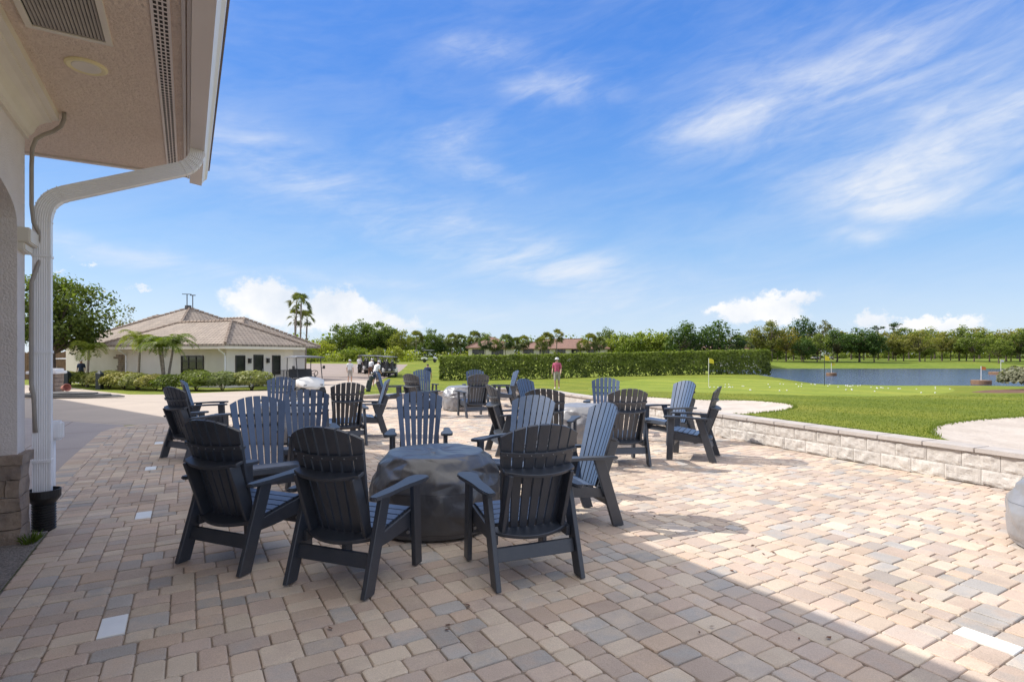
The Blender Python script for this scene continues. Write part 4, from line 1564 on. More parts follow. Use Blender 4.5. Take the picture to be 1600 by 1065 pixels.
def build_shop():
    root = empty('pro_shop', (-17.2, 33, -.42), R(67.67), 'low cream golf shop with brown tiled hip roofs behind the clipped shrubs', 'building')
    L = 6.66
    bm = bmesh.new()
    box(bm, .6, 6.06, .6, 9.95, -.4, 2.62)
    obj('wall', bm, M['housewall'], root)
    bm = bmesh.new()
    box(bm, 1.6, 12, 9.951, 18.4, -.4, 2.62)
    box(bm, 6.061, 13, 6, 9.95, -.4, 2.62)
    obj('rear_wall', bm, M['housewall'], root)
    bm = bmesh.new()
    rng = random.Random(2)
    z = -.1
    while z < 2.0:
        y = 9.96
        while y < 12.2:
            y2 = y + rng.uniform(.25, .6)
            box(bm, 1.50 + rng.uniform(0, .04), 1.6, y + .006, y2 - .006, z + .006, z + .15)
            y = y2
        z += .156
    obj('stone_panel', bm, M['stone'], root)
    for a in ((0, L, 0, 11.8, 2.73, 1.62), (.9, 12.9, 6.1, 18.1, 2.75, 3.05), (5.4, 13.8, 5, 16, 2.77, 2.30), (2.4, 12.5, 11.4, 20.2, 2.71, 2.55)):
        hip_roof(root, *a, M['shop_roof'], M['rooftile'])
    # fascia boards and gutters round the front block
    bm = bmesh.new()
    box(bm, .02, L - .02, .02, .06, 2.42, 2.59); box(bm, .02, .06, .06, 11.78, 2.42, 2.59)
    box(bm, .06, L - .02, .06, .6, 2.50, 2.54); box(bm, .06, .6, .6, 11.78, 2.50, 2.54)
    obj('fascia', bm, M['trim'], root)
    X, Y = Vector((1, 0, 0)), Vector((0, 1, 0))
    o = Vector((0, .6, 0))
    opening(root, 'window', o, X, -Y, 1.24, 1.96, .72, 2.02)
    d = opening(root, 'door', o, X, -Y, 2.63, 3.41, .0, 2.06, door=True)
    bm = bmesh.new()
    box(bm, 3.27, 3.30, .48, .53, .95, 1.15)
    obj('handle', bm, M['steel'], d)
    opening(root, 'window', o, X, -Y, 4.17, 4.88, .72, 2.02)
    opening(root, 'window', Vector((.6, 0, 0)), Y, -X, 2.53, 4.55, .72, 2.00, bars=3, hb=1.62)
    for x in (2.28, 3.76):
        bm = bmesh.new()
        box(bm, x - .08, x + .08, .44, .597, 1.52, 1.78)
        box(bm, x - .10, x + .10, .42, .597, 1.785, 1.83)
        obj('wall_lantern', bm, M['frame'], root, bevel=.01)
    for (x, y) in ((.55, .66), (.55, 9.9)):
        bm = bmesh.new()
        tube(bm, [(.08, y - .02, 2.45), (.12, y, 2.36), (.50, y, 2.10), (x, y, 2.0), (x, y, .0)], .05, 8)
        obj('downspout', bm, M['gutter_white'], root)
    # ramp rail by the door
    bm = bmesh.new()
    for x in (3.5, 4.3, 5.1, 5.9):
        box(bm, x - .02, x + .02, -.32, -.28, -.02, 1.0)
    box(bm, 3.5, 5.9, -.33, -.27, 1.0, 1.04)
    for k in range(22):
        x = 3.56 + k * .105
        box(bm, x - .008, x + .008, -.31, -.29, .1, 1.0)
    obj('railing', bm, M['frame'], root)
    bm = bmesh.new()
    for dx, zt_ in ((-.12, 1.15), (.16, 1.1)):
        tube(bm, [(6.9 + dx, 12.1 - dx, 5.70), (6.9 + dx, 12.1 - dx, 5.75 + zt_)], .035, 8)
    box(bm, 6.62, 6.98, 11.98, 12.26, 5.6, 6.0)
    tube(bm, [(6.45, 12.35, 6.88), (7.0, 12.0, 6.90)], .03, 6); tube(bm, [(6.95, 12.1, 6.83), (7.2, 11.8, 6.83)], .04, 6)
    obj('weather_mast', bm, M['slate'], root)
build_shop()

def build_condo(x, y, rz, w, d, ridge, eave, label, lanai=True):
    root = empty('terrace_house', (x, y, zt(x, y) - .1), rz, label, 'house', 'terracotta roofed houses behind the hedge')
    bm = bmesh.new()
    box(bm, .5, w - .5, .5, d - .5, -1, eave - .05)
    obj('wall', bm, M['housewall'], root)
    hip_roof(root, 0, w, 0, d, eave, ridge - eave, M['condo_roof'], M['terracotta'])
    X, Y = Vector((1, 0, 0)), Vector((0, 1, 0))
    n = max(2, int(w / 3.2))
    for k in range(n):
        u = 1.2 + (w - 2.4) * k / n
        opening(root, 'window', Vector((0, .5, 0)), X, -Y, u, u + (w - 2.4) / n * .62, .6 if k % 2 else .05, 2.2, bars=3 if k % 2 == 0 else 2)
build_condo(-8.5, 101, R(4), 9.5, 9, 4.5, 2.5, 'small house end with reddish tiled roof and pale gable wall, left of the long one')
build_condo(1.0, 104, R(-1), 17.5, 10, 4.3, 2.4, 'long low house with reddish tiled roof and dark screened bays behind the hedge')
build_condo(33, 118, R(-4), 22, 10, 3.7, 2.3, 'reddish roofed house glimpsed between the two dark round trees')

# ------------------------------------------------------------------ trees and plants
def make_pine(name, seed, h):
    rng = random.Random(seed)
    root = empty(name)
    leaves, tips = [], []
    for k in range(22):
        a = rng.uniform(0, 6.28); z = h * rng.uniform(.62, .98); r = h * .20 * rng.uniform(.3, 1.0) * (1.15 - (z / h - .6))
        p = Vector((r * math.cos(a), r * math.sin(a), z)); tips.append(p)
        clump_leaves(rng, p, (h * .075, h * .075, h * .035), 60, .28, .35 + rng.uniform(-.15, .15), leaves)
    bm = bmesh.new()
    tube(bm, [(0, 0, -.2), (.05, 0, h * .5), (0, .05, h * .95)], [h * .022, h * .017, h * .006], 8)
    for t in tips:
        tube(bm, [(0, 0, t.z - h * .06), t], [h * .006, h * .002], 5)
    obj('trunk', bm, M['bark'], root, smooth=True)
    link_mesh('crown', leaf_mesh('crown', leaves), M['leaf_dark'], root)
    return root

PROTO = {
    'oak': [(make_tree('oak_tree', s, 8, 7.4, 2.0, 'leaf_oak', 54, 62, .36, base_r=.17), 8) for s in (31, 32, 33)],
    'darkt': [(make_tree('dark_round_tree', s, 8, 7.6, 2.0, 'leaf_dark', 60, 64, .34, gap=1.08, base_r=.18, tone=.38), 8) for s in (41, 42)],
    'lime': [(make_tree('bushy_tree', s, 5, 6.0, .7, 'leaf_lime', 46, 62, .32, gap=1.1, base_r=.12), 5) for s in (51, 52)],
    'olive': [(make_tree('olive_green_tree', s, 8, 7.6, 2.5, 'leaf_olive', 46, 56, .34, gap=.95, base_r=.18), 8) for s in (61, 62)],
    'pale': [(make_tree('pale_thin_tree', s, 9, 7.0, 3.2, 'leaf_pale', 30, 44, .34, gap=.85, base_r=.14), 9) for s in (71,)],
    'fan': [(make_fan_palm('cabbage_palm', s, 4.9, 2.15, 44, .13), 6.6) for s in (81, 82, 83)],
    'queen': [(make_fan_palm('tall_palm', 85, 5.6, 1.9, 34, .10), 7.0)],
    'pine': [(make_pine('pine_tree', 91, 12), 12)],
}
LABELS = {
    'oak': ('mid green leafy tree in the tree line across the course', 'tree', 'leafy trees across the course'),
    'darkt': ('dense dark green tree with a rounded crown across the course', 'tree', 'dark rounded trees across the course'),
    'lime': ('bright yellow green bushy tree across the course', 'tree', 'bright bushy trees across the course'),
    'olive': ('olive brown tree with spreading crown beyond the pond', 'tree', 'olive trees beyond the pond'),
    'pale': ('thin tree with pale yellowish foliage beyond the pond', 'tree', 'pale thin trees beyond the pond'),
    'fan': ('cabbage palm with a round grey green head in the tree line', 'palm', 'cabbage palms in the tree line'),
    'queen': ('tallest of the palms standing before the long terracotta roof', 'palm', None),
    'pine': ('tall open pine rising above the trees beyond the pond', 'pine', 'pines beyond the pond'),
}
TREES = [
    (-4.5, 92, 4.70, 'fan', 1.00),
    (-3.0, 93, 4.20, 'fan', 1.00),
    (4.9, 92, 4.60, 'fan', 1.00),
    (12.1, 93, 4.30, 'fan', 1.00),
    (15.2, 95, 4.69, 'fan', 1.00),
    (66.3, 150, 6.31, 'oak', 1.20),
    (74.8, 155, 6.11, 'oak', 1.20),
    (102.3, 160, 6.25, 'olive', 1.20),
    (106.0, 152, 5.84, 'oak', 1.20),
    (108.8, 145, 5.48, 'oak', 1.00),
    (123.8, 150, 5.79, 'olive', 1.10),
    (136.0, 150, 5.96, 'oak', 1.20),
    (-32.6, 85, 3.38, 'lime', 1.20),
    (-32.7, 125, 6.69, 'oak', 1.20),
    (-23.3, 125, 5.96, 'oak', 1.10),
    (-33.8, 92, 3.85, 'lime', 1.10),
    (-34.2, 98, 4.33, 'lime', 1.20),
    (-34.3, 104, 5.35, 'oak', 1.00),
    (-32.4, 106, 7.39, 'oak', 1.10),
    (-29.9, 110, 8.25, 'oak', 1.10),
    (-27.6, 112, 8.63, 'oak', 1.10),
    (-25.5, 114, 7.43, 'darkt', 0.90),
    (-21.9, 108, 6.37, 'oak', 1.00),
    (-18.7, 88, 3.03, 'lime', 1.00),
    (-25.1, 90, 3.07, 'lime', 1.10),
    (-26.6, 88, 2.62, 'lime', 1.00),
    (-21.7, 89, 2.84, 'oak', 1.00),
    (-18.1, 104, 6.07, 'fan', 1.00),
    (-16.7, 118, 7.36, 'oak', 0.80),
    (-12.0, 110, 5.95, 'fan', 1.00),
    (-10.6, 114, 5.84, 'fan', 1.00),
    (-7.3, 108, 6.25, 'fan', 1.00),
    (-5.4, 116, 6.19, 'oak', 0.90),
    (-4.0, 120, 5.51, 'fan', 1.00),
    (-15.1, 118, 5.03, 'darkt', 1.20),
    (-19.0, 120, 4.81, 'oak', 1.00),
    (-9.9, 122, 4.72, 'darkt', 1.10),
    (-1.2, 94, 5.10, 'fan', 1.00),
    (0.7, 96, 4.61, 'fan', 1.00),
    (2.0, 97, 5.10, 'fan', 1.00),
    (4.8, 130, 5.23, 'oak', 1.00),
    (6.1, 96, 5.51, 'fan', 1.00),
    (7.8, 97, 6.11, 'queen', 1.00),
    (17.1, 140, 5.83, 'oak', 1.20),
    (13.7, 96, 5.28, 'fan', 1.00),
    (18.8, 112, 6.94, 'oak', 0.80),
    (13.0, 140, 5.18, 'darkt', 1.20),
    (8.1, 140, 4.86, 'oak', 1.20),
    (-3.3, 140, 5.18, 'oak', 1.20),
    (21.1, 108, 6.00, 'lime', 0.90),
    (23.2, 106, 5.79, 'lime', 1.00),
    (26.6, 108, 6.50, 'lime', 1.10),
    (29.1, 107, 5.95, 'lime', 1.00),
    (32.4, 104, 7.53, 'darkt', 1.05),
    (39.1, 106, 8.01, 'darkt', 1.15),
    (48.3, 118, 5.99, 'fan', 1.00),
    (51.1, 120, 5.51, 'fan', 1.00),
    (35.6, 125, 4.94, 'oak', 1.10),
    (50.9, 128, 4.73, 'oak', 1.00),
    (62.8, 140, 8.93, 'olive', 0.90),
    (65.1, 138, 9.94, 'olive', 1.00),
    (70.7, 142, 8.53, 'olive', 1.00),
    (76.9, 146, 11.28, 'darkt', 0.75),
    (88.4, 158, 11.70, 'pale', 1.00),
    (94.6, 162, 9.70, 'pale', 0.80),
    (72.1, 136, 5.87, 'darkt', 1.00),
    (76.7, 150, 5.96, 'olive', 1.20),
    (82.1, 139, 7.90, 'darkt', 1.20),
    (87.1, 138, 8.34, 'darkt', 1.30),
    (89.5, 136, 6.82, 'darkt', 1.00),
    (76.5, 138, 6.90, 'oak', 1.00),
    (114.4, 172, 11.00, 'pine', 1.00),
    (117.8, 170, 11.88, 'pine', 1.10),
    (102.6, 150, 8.23, 'olive', 1.10),
    (105.3, 148, 6.76, 'olive', 1.00),
    (103.7, 140, 7.79, 'olive', 1.15),
    (117.2, 150, 7.53, 'olive', 1.10),
    (121.9, 150, 9.10, 'oak', 1.00),
    (117.5, 140, 7.30, 'oak', 1.10),
    (123.2, 142, 7.87, 'oak', 1.00),
    (131.1, 146, 8.39, 'olive', 1.10),
    (131.1, 142, 7.87, 'oak', 1.10),
    (138.9, 146, 7.88, 'oak', 1.20),
    (116.7, 132, 5.74, 'oak', 1.00),
    (124.3, 156, 6.13, 'pale', 1.20),
    (120.3, 158, 6.74, 'oak', 1.10),
    (104.8, 170, 8.52, 'oak', 1.30),
    (129.8, 180, 10.39, 'oak', 1.20),
    (154.5, 182, 10.49, 'olive', 1.30),
    (141.2, 184, 10.37, 'oak', 1.30),
    (169.0, 184, 10.80, 'oak', 1.30),
]
rng = random.Random(77)
count = {}
for (x, y, ztop, k, wf) in TREES:
    pr = PROTO[k]
    i = count.get(k, 0); count[k] = i + 1
    root, h0 = pr[i % len(pr)]
    z = zt(x, y)
    s = (ztop - z) / h0
    lab, cat, grp = LABELS[k]
    if k == 'darkt' and y in (104, 106) and x > 20:
        lab = 'dark round tree rising over the hedge, the %s of the close pair' % ('left one' if y == 104 else 'right one')
    o = put(root, x, y, s * wf, rng.uniform(0, 6.28), lab, cat, grp)
    o.scale = (s * wf, s * wf, s)
for k, pr in PROTO.items():
    for root, h0 in pr:
        if not root.get('label'):
            for ch in list(root.children): bpy.data.objects.remove(ch)
            bpy.data.objects.remove(root)

# far woods behind the individual trees
def far_woods(name, x0, x1, y0, y1, ztop, n, seed, m, size, lab):
    rng = random.Random(seed)
    leaves = []
    for k in range(n):
        f = (k + rng.random()) / n
        x = x0 + (x1 - x0) * f; y = y0 + (y1 - y0) * f + rng.uniform(-6, 6)
        top = ztop * rng.uniform(.62, 1.0)
        g = zt(x, y)
        for q in range(4):
            zc = g + (top - g) * (.06 + .27 * q)
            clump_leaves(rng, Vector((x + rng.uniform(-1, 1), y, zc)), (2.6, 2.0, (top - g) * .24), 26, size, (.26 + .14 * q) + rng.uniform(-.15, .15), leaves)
    o = link_mesh(name, leaf_mesh(name, leaves), M[m])
    tag(o, lab, 'woods', None, 'stuff')
far_woods('far_woods', -75, -4, 128, 165, 7.4, 84, 1, 'leaf_oak', .8, 'far mass of green woods behind the tree line on the left')
far_woods('far_woods', -6, 95, 165, 170, 7.6, 100, 2, 'leaf_oak', .9, 'far mass of green woods behind the terracotta houses')
far_woods('far_woods', 92, 265, 205, 215, 10.5, 130, 3, 'leaf_olive', 1.0, 'far mass of olive green woods beyond the pond')
far_woods('undergrowth', -50, -16, 84, 96, 2.6, 46, 4, 'leaf_lime', .4, 'bright green undergrowth along the foot of the trees beyond the cart park')

far_woods('undergrowth', -14, 34, 112, 108, 2.4, 60, 5, 'leaf_oak', .45, 'low green undergrowth between the palms and terracotta houses')
far_woods('undergrowth', 64, 200, 196, 200, 3.6, 90, 6, 'leaf_oak', .8, 'dark low undergrowth behind the tree trunks beyond the pond')
# oak beside the clubhouse walk
t = make_tree('oak_tree', 101, 7.5, 6.0, 2.1, 'leaf_oak', 92, 135, .21, gap=1.0, base_r=.15, tone=.36)
put(t, -30.0, 36, 1, .4, 'big dark green oak just right of the white downspout', 'tree')
t = make_tree('bare_tree', 102, 7.5, 6, 3.0, 'leaf_pale', 20, 26, .22, gap=.7, base_r=.10)
put(t, -41.5, 58, .96, 1.0, 'nearly bare grey tree behind the big oak', 'tree')
t = make_feather_palm('feather_palm', 103, 2.5, 1.4, 14)
put(t, -26.9, 34.8, 1, 0, 'yellow green drooping palm under the big oak', 'palm')
t = make_feather_palm('feather_palm', 104, 2.75, 1.4, 17)
put(t, -21.9, 32.2, 1, .6, 'left palm of the two in front of the shop wall', 'palm')
t = make_feather_palm('feather_palm', 105, 2.85, 1.5, 15, 3, .40)
put(t, -19.95, 31.7, 1, 2.2, 'right multi-stemmed palm in front of the shop wall beside its wide window', 'palm')
# tall palms rising beyond the shop
TALL = [(-20.0, 50.5, 7.05, 'left one of the two tallest palm heads beyond the shop roof'), (-19.3, 50, 6.9, 'right one of the two tallest palm heads beyond the shop roof'), (-20.1, 51, 5.55, 'middle height palm beyond the shop, left'), (-19.25, 51.2, 5.5, 'middle height palm beyond the shop, right'),
        ]
for k, (x, y, ztop, lab) in enumerate(TALL):
    z = zt(x, y)
    t = make_fan_palm('tall_palm', 110 + k, ztop - z - .55, 1.0, 15, .085)
    put(t, x, y, 1, k, lab, 'palm', 'tall palms beyond the shop')

# clipped hedge
def leafy_box(rng, leaves, x0, x1, y0, y1, z0, z1, n, size, ztop=None, low=.25):
    for _ in range(n):
        f = rng.random()
        x = x0 + (x1 - x0) * rng.random(); t = (x - x0) / (x1 - x0)
        zb = z0[0] + (z0[1] - z0[0]) * t; zh = z1[0] + (z1[1] - z1[0]) * t
        lump = .10 * noise.noise(Vector((x * .9, 1, 0))) + .11 * noise.noise(Vector((x * 2.7, 5, 0)))
        if f < .58:
            h = rng.random() ** .8
            y = y0 + rng.uniform(-.05, .28) + .18 * noise.noise(Vector((x * .8, h * 2, 9))) - lump
            if h < .22 and noise.noise(Vector((x * 1.3, 7, 0))) > .05 and rng.random() < .75: continue
            n_ = Vector((rng.uniform(-.6, .6), -1, rng.uniform(-.2, .8))).normalized()
            p = Vector((x, y, zb + (zh - zb) * h))
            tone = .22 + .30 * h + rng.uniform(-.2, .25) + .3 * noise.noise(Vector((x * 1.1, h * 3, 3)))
        elif f < .86:
            y = rng.uniform(y0, y1)
            p = Vector((x, y, zh + lump * .8 + rng.uniform(-.16, .05) + (rng.uniform(.05, .22) if rng.random() < .04 else 0)))
            n_ = Vector((rng.uniform(-.6, .6), rng.uniform(-.6, .6), 1)).normalized()
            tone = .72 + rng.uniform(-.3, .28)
        else:
            y = y1 - rng.uniform(-.05, .25)
            p = Vector((x, y, zb + (zh - zb) * rng.random()))
            n_ = Vector((rng.uniform(-.6, .6), 1, rng.uniform(-.2, .6))).normalized()
            tone = .4 + rng.uniform(-.2, .2)
        leaves.append((p, n_, size * rng.uniform(.6, 1.3), rng.uniform(.5, .85), max(0, min(1, tone))))
rng = random.Random(12)
hx0, hx1, hy = -5.9, 21.2, 46.0
root = empty('clipped_hedge', (hx0, hy, -.3), 0, 'long clipped green hedge across the middle, in front of the terracotta roofs', 'hedge')
leaves = []
leafy_box(rng, leaves, 0, hx1 - hx0, -.85, .85, (-.12, .30), (1.80, 2.36), 19000, .19)
for s in (0, 1):        # rounded ends
    for _ in range(900):
        a = rng.uniform(0, 6.28); h = rng.random()
        x = (hx1 - hx0) * s + rng.uniform(-.12, .12)
        leaves.append((Vector((x, rng.uniform(-.85, .85), -.1 + .4 * s + 1.95 * h)), Vector((1 if s else -1, rng.uniform(-.5, .5), rng.uniform(-.2, .6))).normalized(), .19 * rng.uniform(.6, 1.3), .7, max(0, min(1, .25 + .4 * h + rng.uniform(-.2, .2)))))
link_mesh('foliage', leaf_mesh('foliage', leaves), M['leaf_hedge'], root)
bm = bmesh.new()
x = .3
while x < hx1 - hx0 - .2:
    b = -.25 + .5 * x / (hx1 - hx0)
    for q in range(2):
        xx = x + rng.uniform(-.15, .15)
        tube(bm, [(xx, rng.uniform(-.3, .3), b), (xx + rng.uniform(-.2, .2), rng.uniform(-.3, .3), b + .5), (xx + rng.uniform(-.35, .35), rng.uniform(-.3, .3), b + 1.3)], [.035, .025, .012], 5)
    x += .62
obj('stems', bm, M['bark'], root)

# clipped shrubs in front of the shop
def make_shrub(name, seed, rx, ry, h, m, n=1500, leaf=.13, tone=.5):
    rng = random.Random(seed)
    root = empty(name)
    L = []
    for _ in range(n):
        d = rdir(rng)
        if d.z < -.25: d.z = -d.z * .3
        k = 1 + .18 * noise.noise(Vector((d.x * 2.2 + seed, d.y * 2.2, d.z * 2.2))) - rng.random() ** 2 * .25
        p = Vector((d.x * rx * k, d.y * ry * k, h * .42 + d.z * h * .56 * k))
        nn = (d + rdir(rng) * .8 + Vector((0, 0, .3))).normalized()
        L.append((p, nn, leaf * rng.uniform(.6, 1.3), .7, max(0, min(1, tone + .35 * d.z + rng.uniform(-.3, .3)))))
    link_mesh('foliage', leaf_mesh('foliage', L), M[m], root)
    bm = bmesh.new()
    for k in range(5):
        a = k * 1.3
        tube(bm, [(0, 0, -.05), (rx * .3 * math.cos(a), ry * .3 * math.sin(a), h * .6)], [.025, .01], 5)
    obj('stems', bm, M['bark'], root)
    return root
SHR = [(-14.9, 31.5, 'c', 1.15, 'rightmost clipped shrub of the shop bed, next to the door railing'), (-16.3, 31.0, 'c', 1.1, 'second clipped shrub from the right in the shop bed'), (-17.6, 30.7, 'd', 1.2, 'dark taller shrub under the wide shop window'), (-18.9, 30.7, 'd', .95, 'dark shrub just left of the tall dark one under the shop window'),
       (-20.2, 31.2, 'c', .95, 'pale variegated shrub right below the multi-stemmed palm'), (-21.6, 31.7, 'c', 1.0, 'pale variegated shrub below the left shop palm'), (-23.0, 32.6, 'c', 1.05, 'pale variegated shrub left of the left shop palm'), (-24.6, 33.6, 'c', 1.1, 'pale variegated shrub behind the right dark bollard'),
       (-26.3, 34.9, 'c', 1.0, 'pale variegated shrub between the two dark bollards'), (-28.2, 36.2, 'd', .95, 'dark shrub behind the left dark bollard'), (-30.2, 37.6, 'c', .95, 'leftmost shrub of the shop bed, under the oak')]
pc = make_shrub('variegated_shrub', 201, 1.15, .85, 1.0, 'leaf_croton', 2600, .14)
pd = make_shrub('clipped_shrub', 202, 1.15, .85, 1.0, 'leaf_oak', 2600, .14, tone=.45)
for k, (x, y, t, s, lab) in enumerate(SHR):
    o = put(pc if t == 'c' else pd, x, y, s, k * 1.1, lab, 'shrub', 'shrubs in the bed before the shop')
o = make_shrub('grey_shrub', 203, 1.0, 1.0, 1.05, 'leaf_grey', 3600, .14, .5)
put(o, 22.4, 23.9, 1, 0, 'rounded grey green shrub in the mulch at the right edge', 'shrub')

# ------------------------------------------------------------------ golf carts (forward = +Y)
def make_cart():
    root = empty('golf_cart')
    bm = bmesh.new()
    side = [(-1.15, .30), (-1.15, .42), (-.35, .42), (-.30, .34), (.45, .32), (.62, .50), (1.0, .48), (1.05, .28)]
    prism(bm, [(-.56, y, z) for y, z in side], (1.12, 0, 0))
    obj('chassis', bm, M['dark_vinyl'], root, bevel=.02)
    # moulded front cowl
    bm = bmesh.new()
    rings = []
    for (y, w, z0, z1, n) in ((.58, .58, .42, .92, 1), (.72, .59, .44, .90, 1), (.92, .57, .42, .80, 1), (1.08, .52, .40, .68, 1), (1.20, .42, .40, .54, 1)):
        ring = []
        for k in range(13):
            u = -1 + 2 * k / 12
            ring.append(bm.verts.new((w * u, y - .10 * abs(u) ** 3 * (y > .9), z1 - (z1 - z0) * .16 * abs(u) ** 4 + .025 * math.cos(u * 3.1) * (y < 1.1))))
        for k in range(13):
            u = 1 - 2 * k / 12
            ring.append(bm.verts.new((w * u, y - .10 * abs(u) ** 3 * (y > .9), z0 + .10 * (abs(u) > .6))))
        rings.append(ring)
    for a, b in zip(rings, rings[1:]):
        for k in range(26):
            k2 = (k + 1) % 26
            bm.faces.new([a[k], a[k2], b[k2], b[k]])
    bm.faces.new(rings[0]); bm.faces.new(rings[-1][::-1])
    cw = obj('front_cowl', bm, M['white_paint'], root, smooth=True)
    for s in (-1, 1):
        bm = bmesh.new()
        bmesh.ops.create_uvsphere(bm, u_segments=10, v_segments=6, radius=.07, matrix=Matrix.Translation((s * .34, 1.10, .60)) @ Matrix.Diagonal((1.3, .5, .7, 1)))
        obj('headlight', bm, M['steel'], cw, smooth=True)
    bm = bmesh.new()
    for s in (-1, 1):
        prism(bm, [(s * .60 - .06, y, z) for y, z in ((-1.18, .45), (-1.16, .72), (-.75, .80), (-.30, .74), (-.28, .43), (-.42, .43), (-.52, .58), (-.72, .62), (-.92, .58), (-1.02, .44))], (.12, 0, 0))
    box(bm, -.54, .54, -1.17, -.95, .45, .74)
    obj('rear_body', bm, M['white_paint'], root, bevel=.025)
    bm = bmesh.new()
    box(bm, -.53, .53, -.62, -.05, .70, .84)
    obj('seat', bm, M['dark_vinyl'], root, bevel=.05, seg=2)
    bm = bmesh.new()
    prism(bm, [(-.52, y, z) for y, z in ((-.66, .88), (-.56, .86), (-.66, 1.26), (-.75, 1.26))], (1.04, 0, 0))
    obj('seat_back', bm, M['dark_vinyl'], root, bevel=.035, seg=2)
    bm = bmesh.new()
    box(bm, -.60, .60, -1.0, .78, 1.76, 1.82)
    bmesh.ops.subdivide_edges(bm, edges=bm.edges, cuts=4, use_grid_fill=True)
    for v in bm.verts: v.co.z += .05 * (1 - (v.co.x / .6) ** 2) * (1 - ((v.co.y + .11) / .89) ** 4)
    obj('canopy', bm, M['cart_roof'], root, bevel=0, smooth=True)
    for s in (-1, 1):
        bm = bmesh.new()
        tube(bm, [(s * .52, .70, .86), (s * .53, .52, 1.50), (s * .53, .46, 1.77)], .02, 8)
        obj('front_strut', bm, M['dark_vinyl'], root)
        bm = bmesh.new()
        tube(bm, [(s * .53, -.80, .74), (s * .53, -.84, 1.4), (s * .53, -.80, 1.77)], .02, 8)
        obj('rear_strut', bm, M['dark_vinyl'], root)
        bm = bmesh.new()
        box(bm, s * .66 - .05, s * .66 + .05, .50, .54, 1.28, 1.42)
        tube(bm, [(s * .53, .53, 1.30), (s * .66, .52, 1.34)], .012, 6)
        obj('mirror', bm, M['dark_vinyl'], root)
    bm = bmesh.new()
    tube(bm, [(-.28, .66, .86), (-.28, .36, 1.06)], .022, 8)
    obj('steering_column', bm, M['dark_vinyl'], root)
    bm = bmesh.new()
    n = Vector((0, -.30, .20)).normalized()
    a = Vector((1, 0, 0)); b = n.cross(a)
    c = Vector((-.28, .35, 1.07))
    ring = [c + (a * math.cos(t * .3927) + b * math.sin(t * .3927)) * .17 for t in range(17)]
    tube(bm, ring, .016, 6, cap=False)
    for t in (0, 5, 11): tube(bm, [c, ring[t]], .012, 5)
    obj('steering_wheel', bm, M['dark_vinyl'], root)
    bm = bmesh.new()
    for s in (-1, 1):
        for y in (-.72, .78): pass
    bm.free()
    for s in (-1, 1):
        for y in (-.72, .80):
            bm = bmesh.new()
            lathe(bm, [(.12, -.09), (.20, -.095), (.225, -.07), (.228, 0), (.225, .07), (.20, .095), (.12, .09)], 20)
            bmesh.ops.transform(bm, matrix=Matrix.Translation((s * .50, y, .228)) @ Matrix.Rotation(R(90), 4, 'Y'), verts=bm.verts)
            w = obj('wheel', bm, M['rubber'], root, smooth=True)
            bm = bmesh.new()
            lathe(bm, [(.0001, -.05), (.05, -.07), (.115, -.085), (.12, -.10), (.125, -.098), (.125, .098), (.12, .10), (.115, .085), (.05, .07), (.0001, .05)], 16)
            bmesh.ops.transform(bm, matrix=Matrix.Translation((s * .50, y, .228)) @ Matrix.Rotation(R(90), 4, 'Y'), verts=bm.verts)
            obj('rim', bm, M['steel'], w, smooth=True)
    bm = bmesh.new()
    box(bm, -.45, .45, -1.40, -1.17, .52, .56)
    tube(bm, [(-.44, -1.18, .54), (-.44, -1.24, 1.15), (.44, -1.24, 1.15), (.44, -1.18, .54)], .016, 6)
    obj('bag_rack', bm, M['dark_vinyl'], root)
    return root

def make_bag(m, name='golf_bag'):
    root = empty(name)
    bm = bmesh.new()
    prof = [(.10, 0), (.125, .02), (.125, .10), (.12, .45), (.125, .72), (.14, .80), (.14, .86), (.11, .86)]
    lathe(bm, prof, 14)
    obj('bag_body', bm, m, root, smooth=True)
    bm = bmesh.new()
    box(bm, -.09, .09, .09, .17, .12, .48); box(bm, -.17, -.10, -.06, .06, .2, .62)
    obj('pocket', bm, m, root, bevel=.02)
    rng = random.Random(4)
    for k in range(6):
        a = k * 1.05
        x, y = .07 * math.cos(a), .07 * math.sin(a)
        h = rng.uniform(1.0, 1.16)
        bm = bmesh.new()
        tube(bm, [(x * .6, y * .6, .6), (x, y, h)], .007, 5)
        bmesh.ops.create_uvsphere(bm, u_segments=8, v_segments=6, radius=.038, matrix=Matrix.Translation((x, y, h)) @ Matrix.Diagonal((1, 1.6, .9, 1)))
        obj('golf_club', bm, M['dark_vinyl'] if k % 2 else M['steel'], root, smooth=True)
    return root

cart0 = make_cart()
CARTS = [(-9.25, 24.6, .62, -.78, 'white golf cart parked nearest the patio, facing us behind the dark blue chair', None),
         (-11.15, 50.5, -.15, 1, 'rightmost golf cart of the row being loaded in the cart park', 1), (-12.15, 52.2, -.15, 1, 'second golf cart from the right in the cart park row', 1), (-13.2, 53.9, -.15, 1, 'third golf cart from the right in the cart park row', 1),
         (-14.3, 55.8, -.15, 1, 'fourth golf cart from the right in the cart park row', 1), (-15.5, 57.9, -.15, 1, 'leftmost golf cart of the row in the cart park', 1),
         (-12.3, 82, 1, .1, 'golf cart seen side-on on the fairway before the palms', None),
         (-34.4, 42.5, -1, .2, 'golf cart half hidden behind shrubs beside the downspout', None), (-31.6, 41.6, -1, .2, 'golf cart behind the shrubs below the big oak', None),
         (90.5, 164, .9, .3, 'left one of two tiny golf carts under the trees beyond the pond', None), (95.6, 166, .9, .3, 'right one of two tiny golf carts under the trees beyond the pond', None)]
bag0 = make_bag(M['dark_vinyl'])
used = False
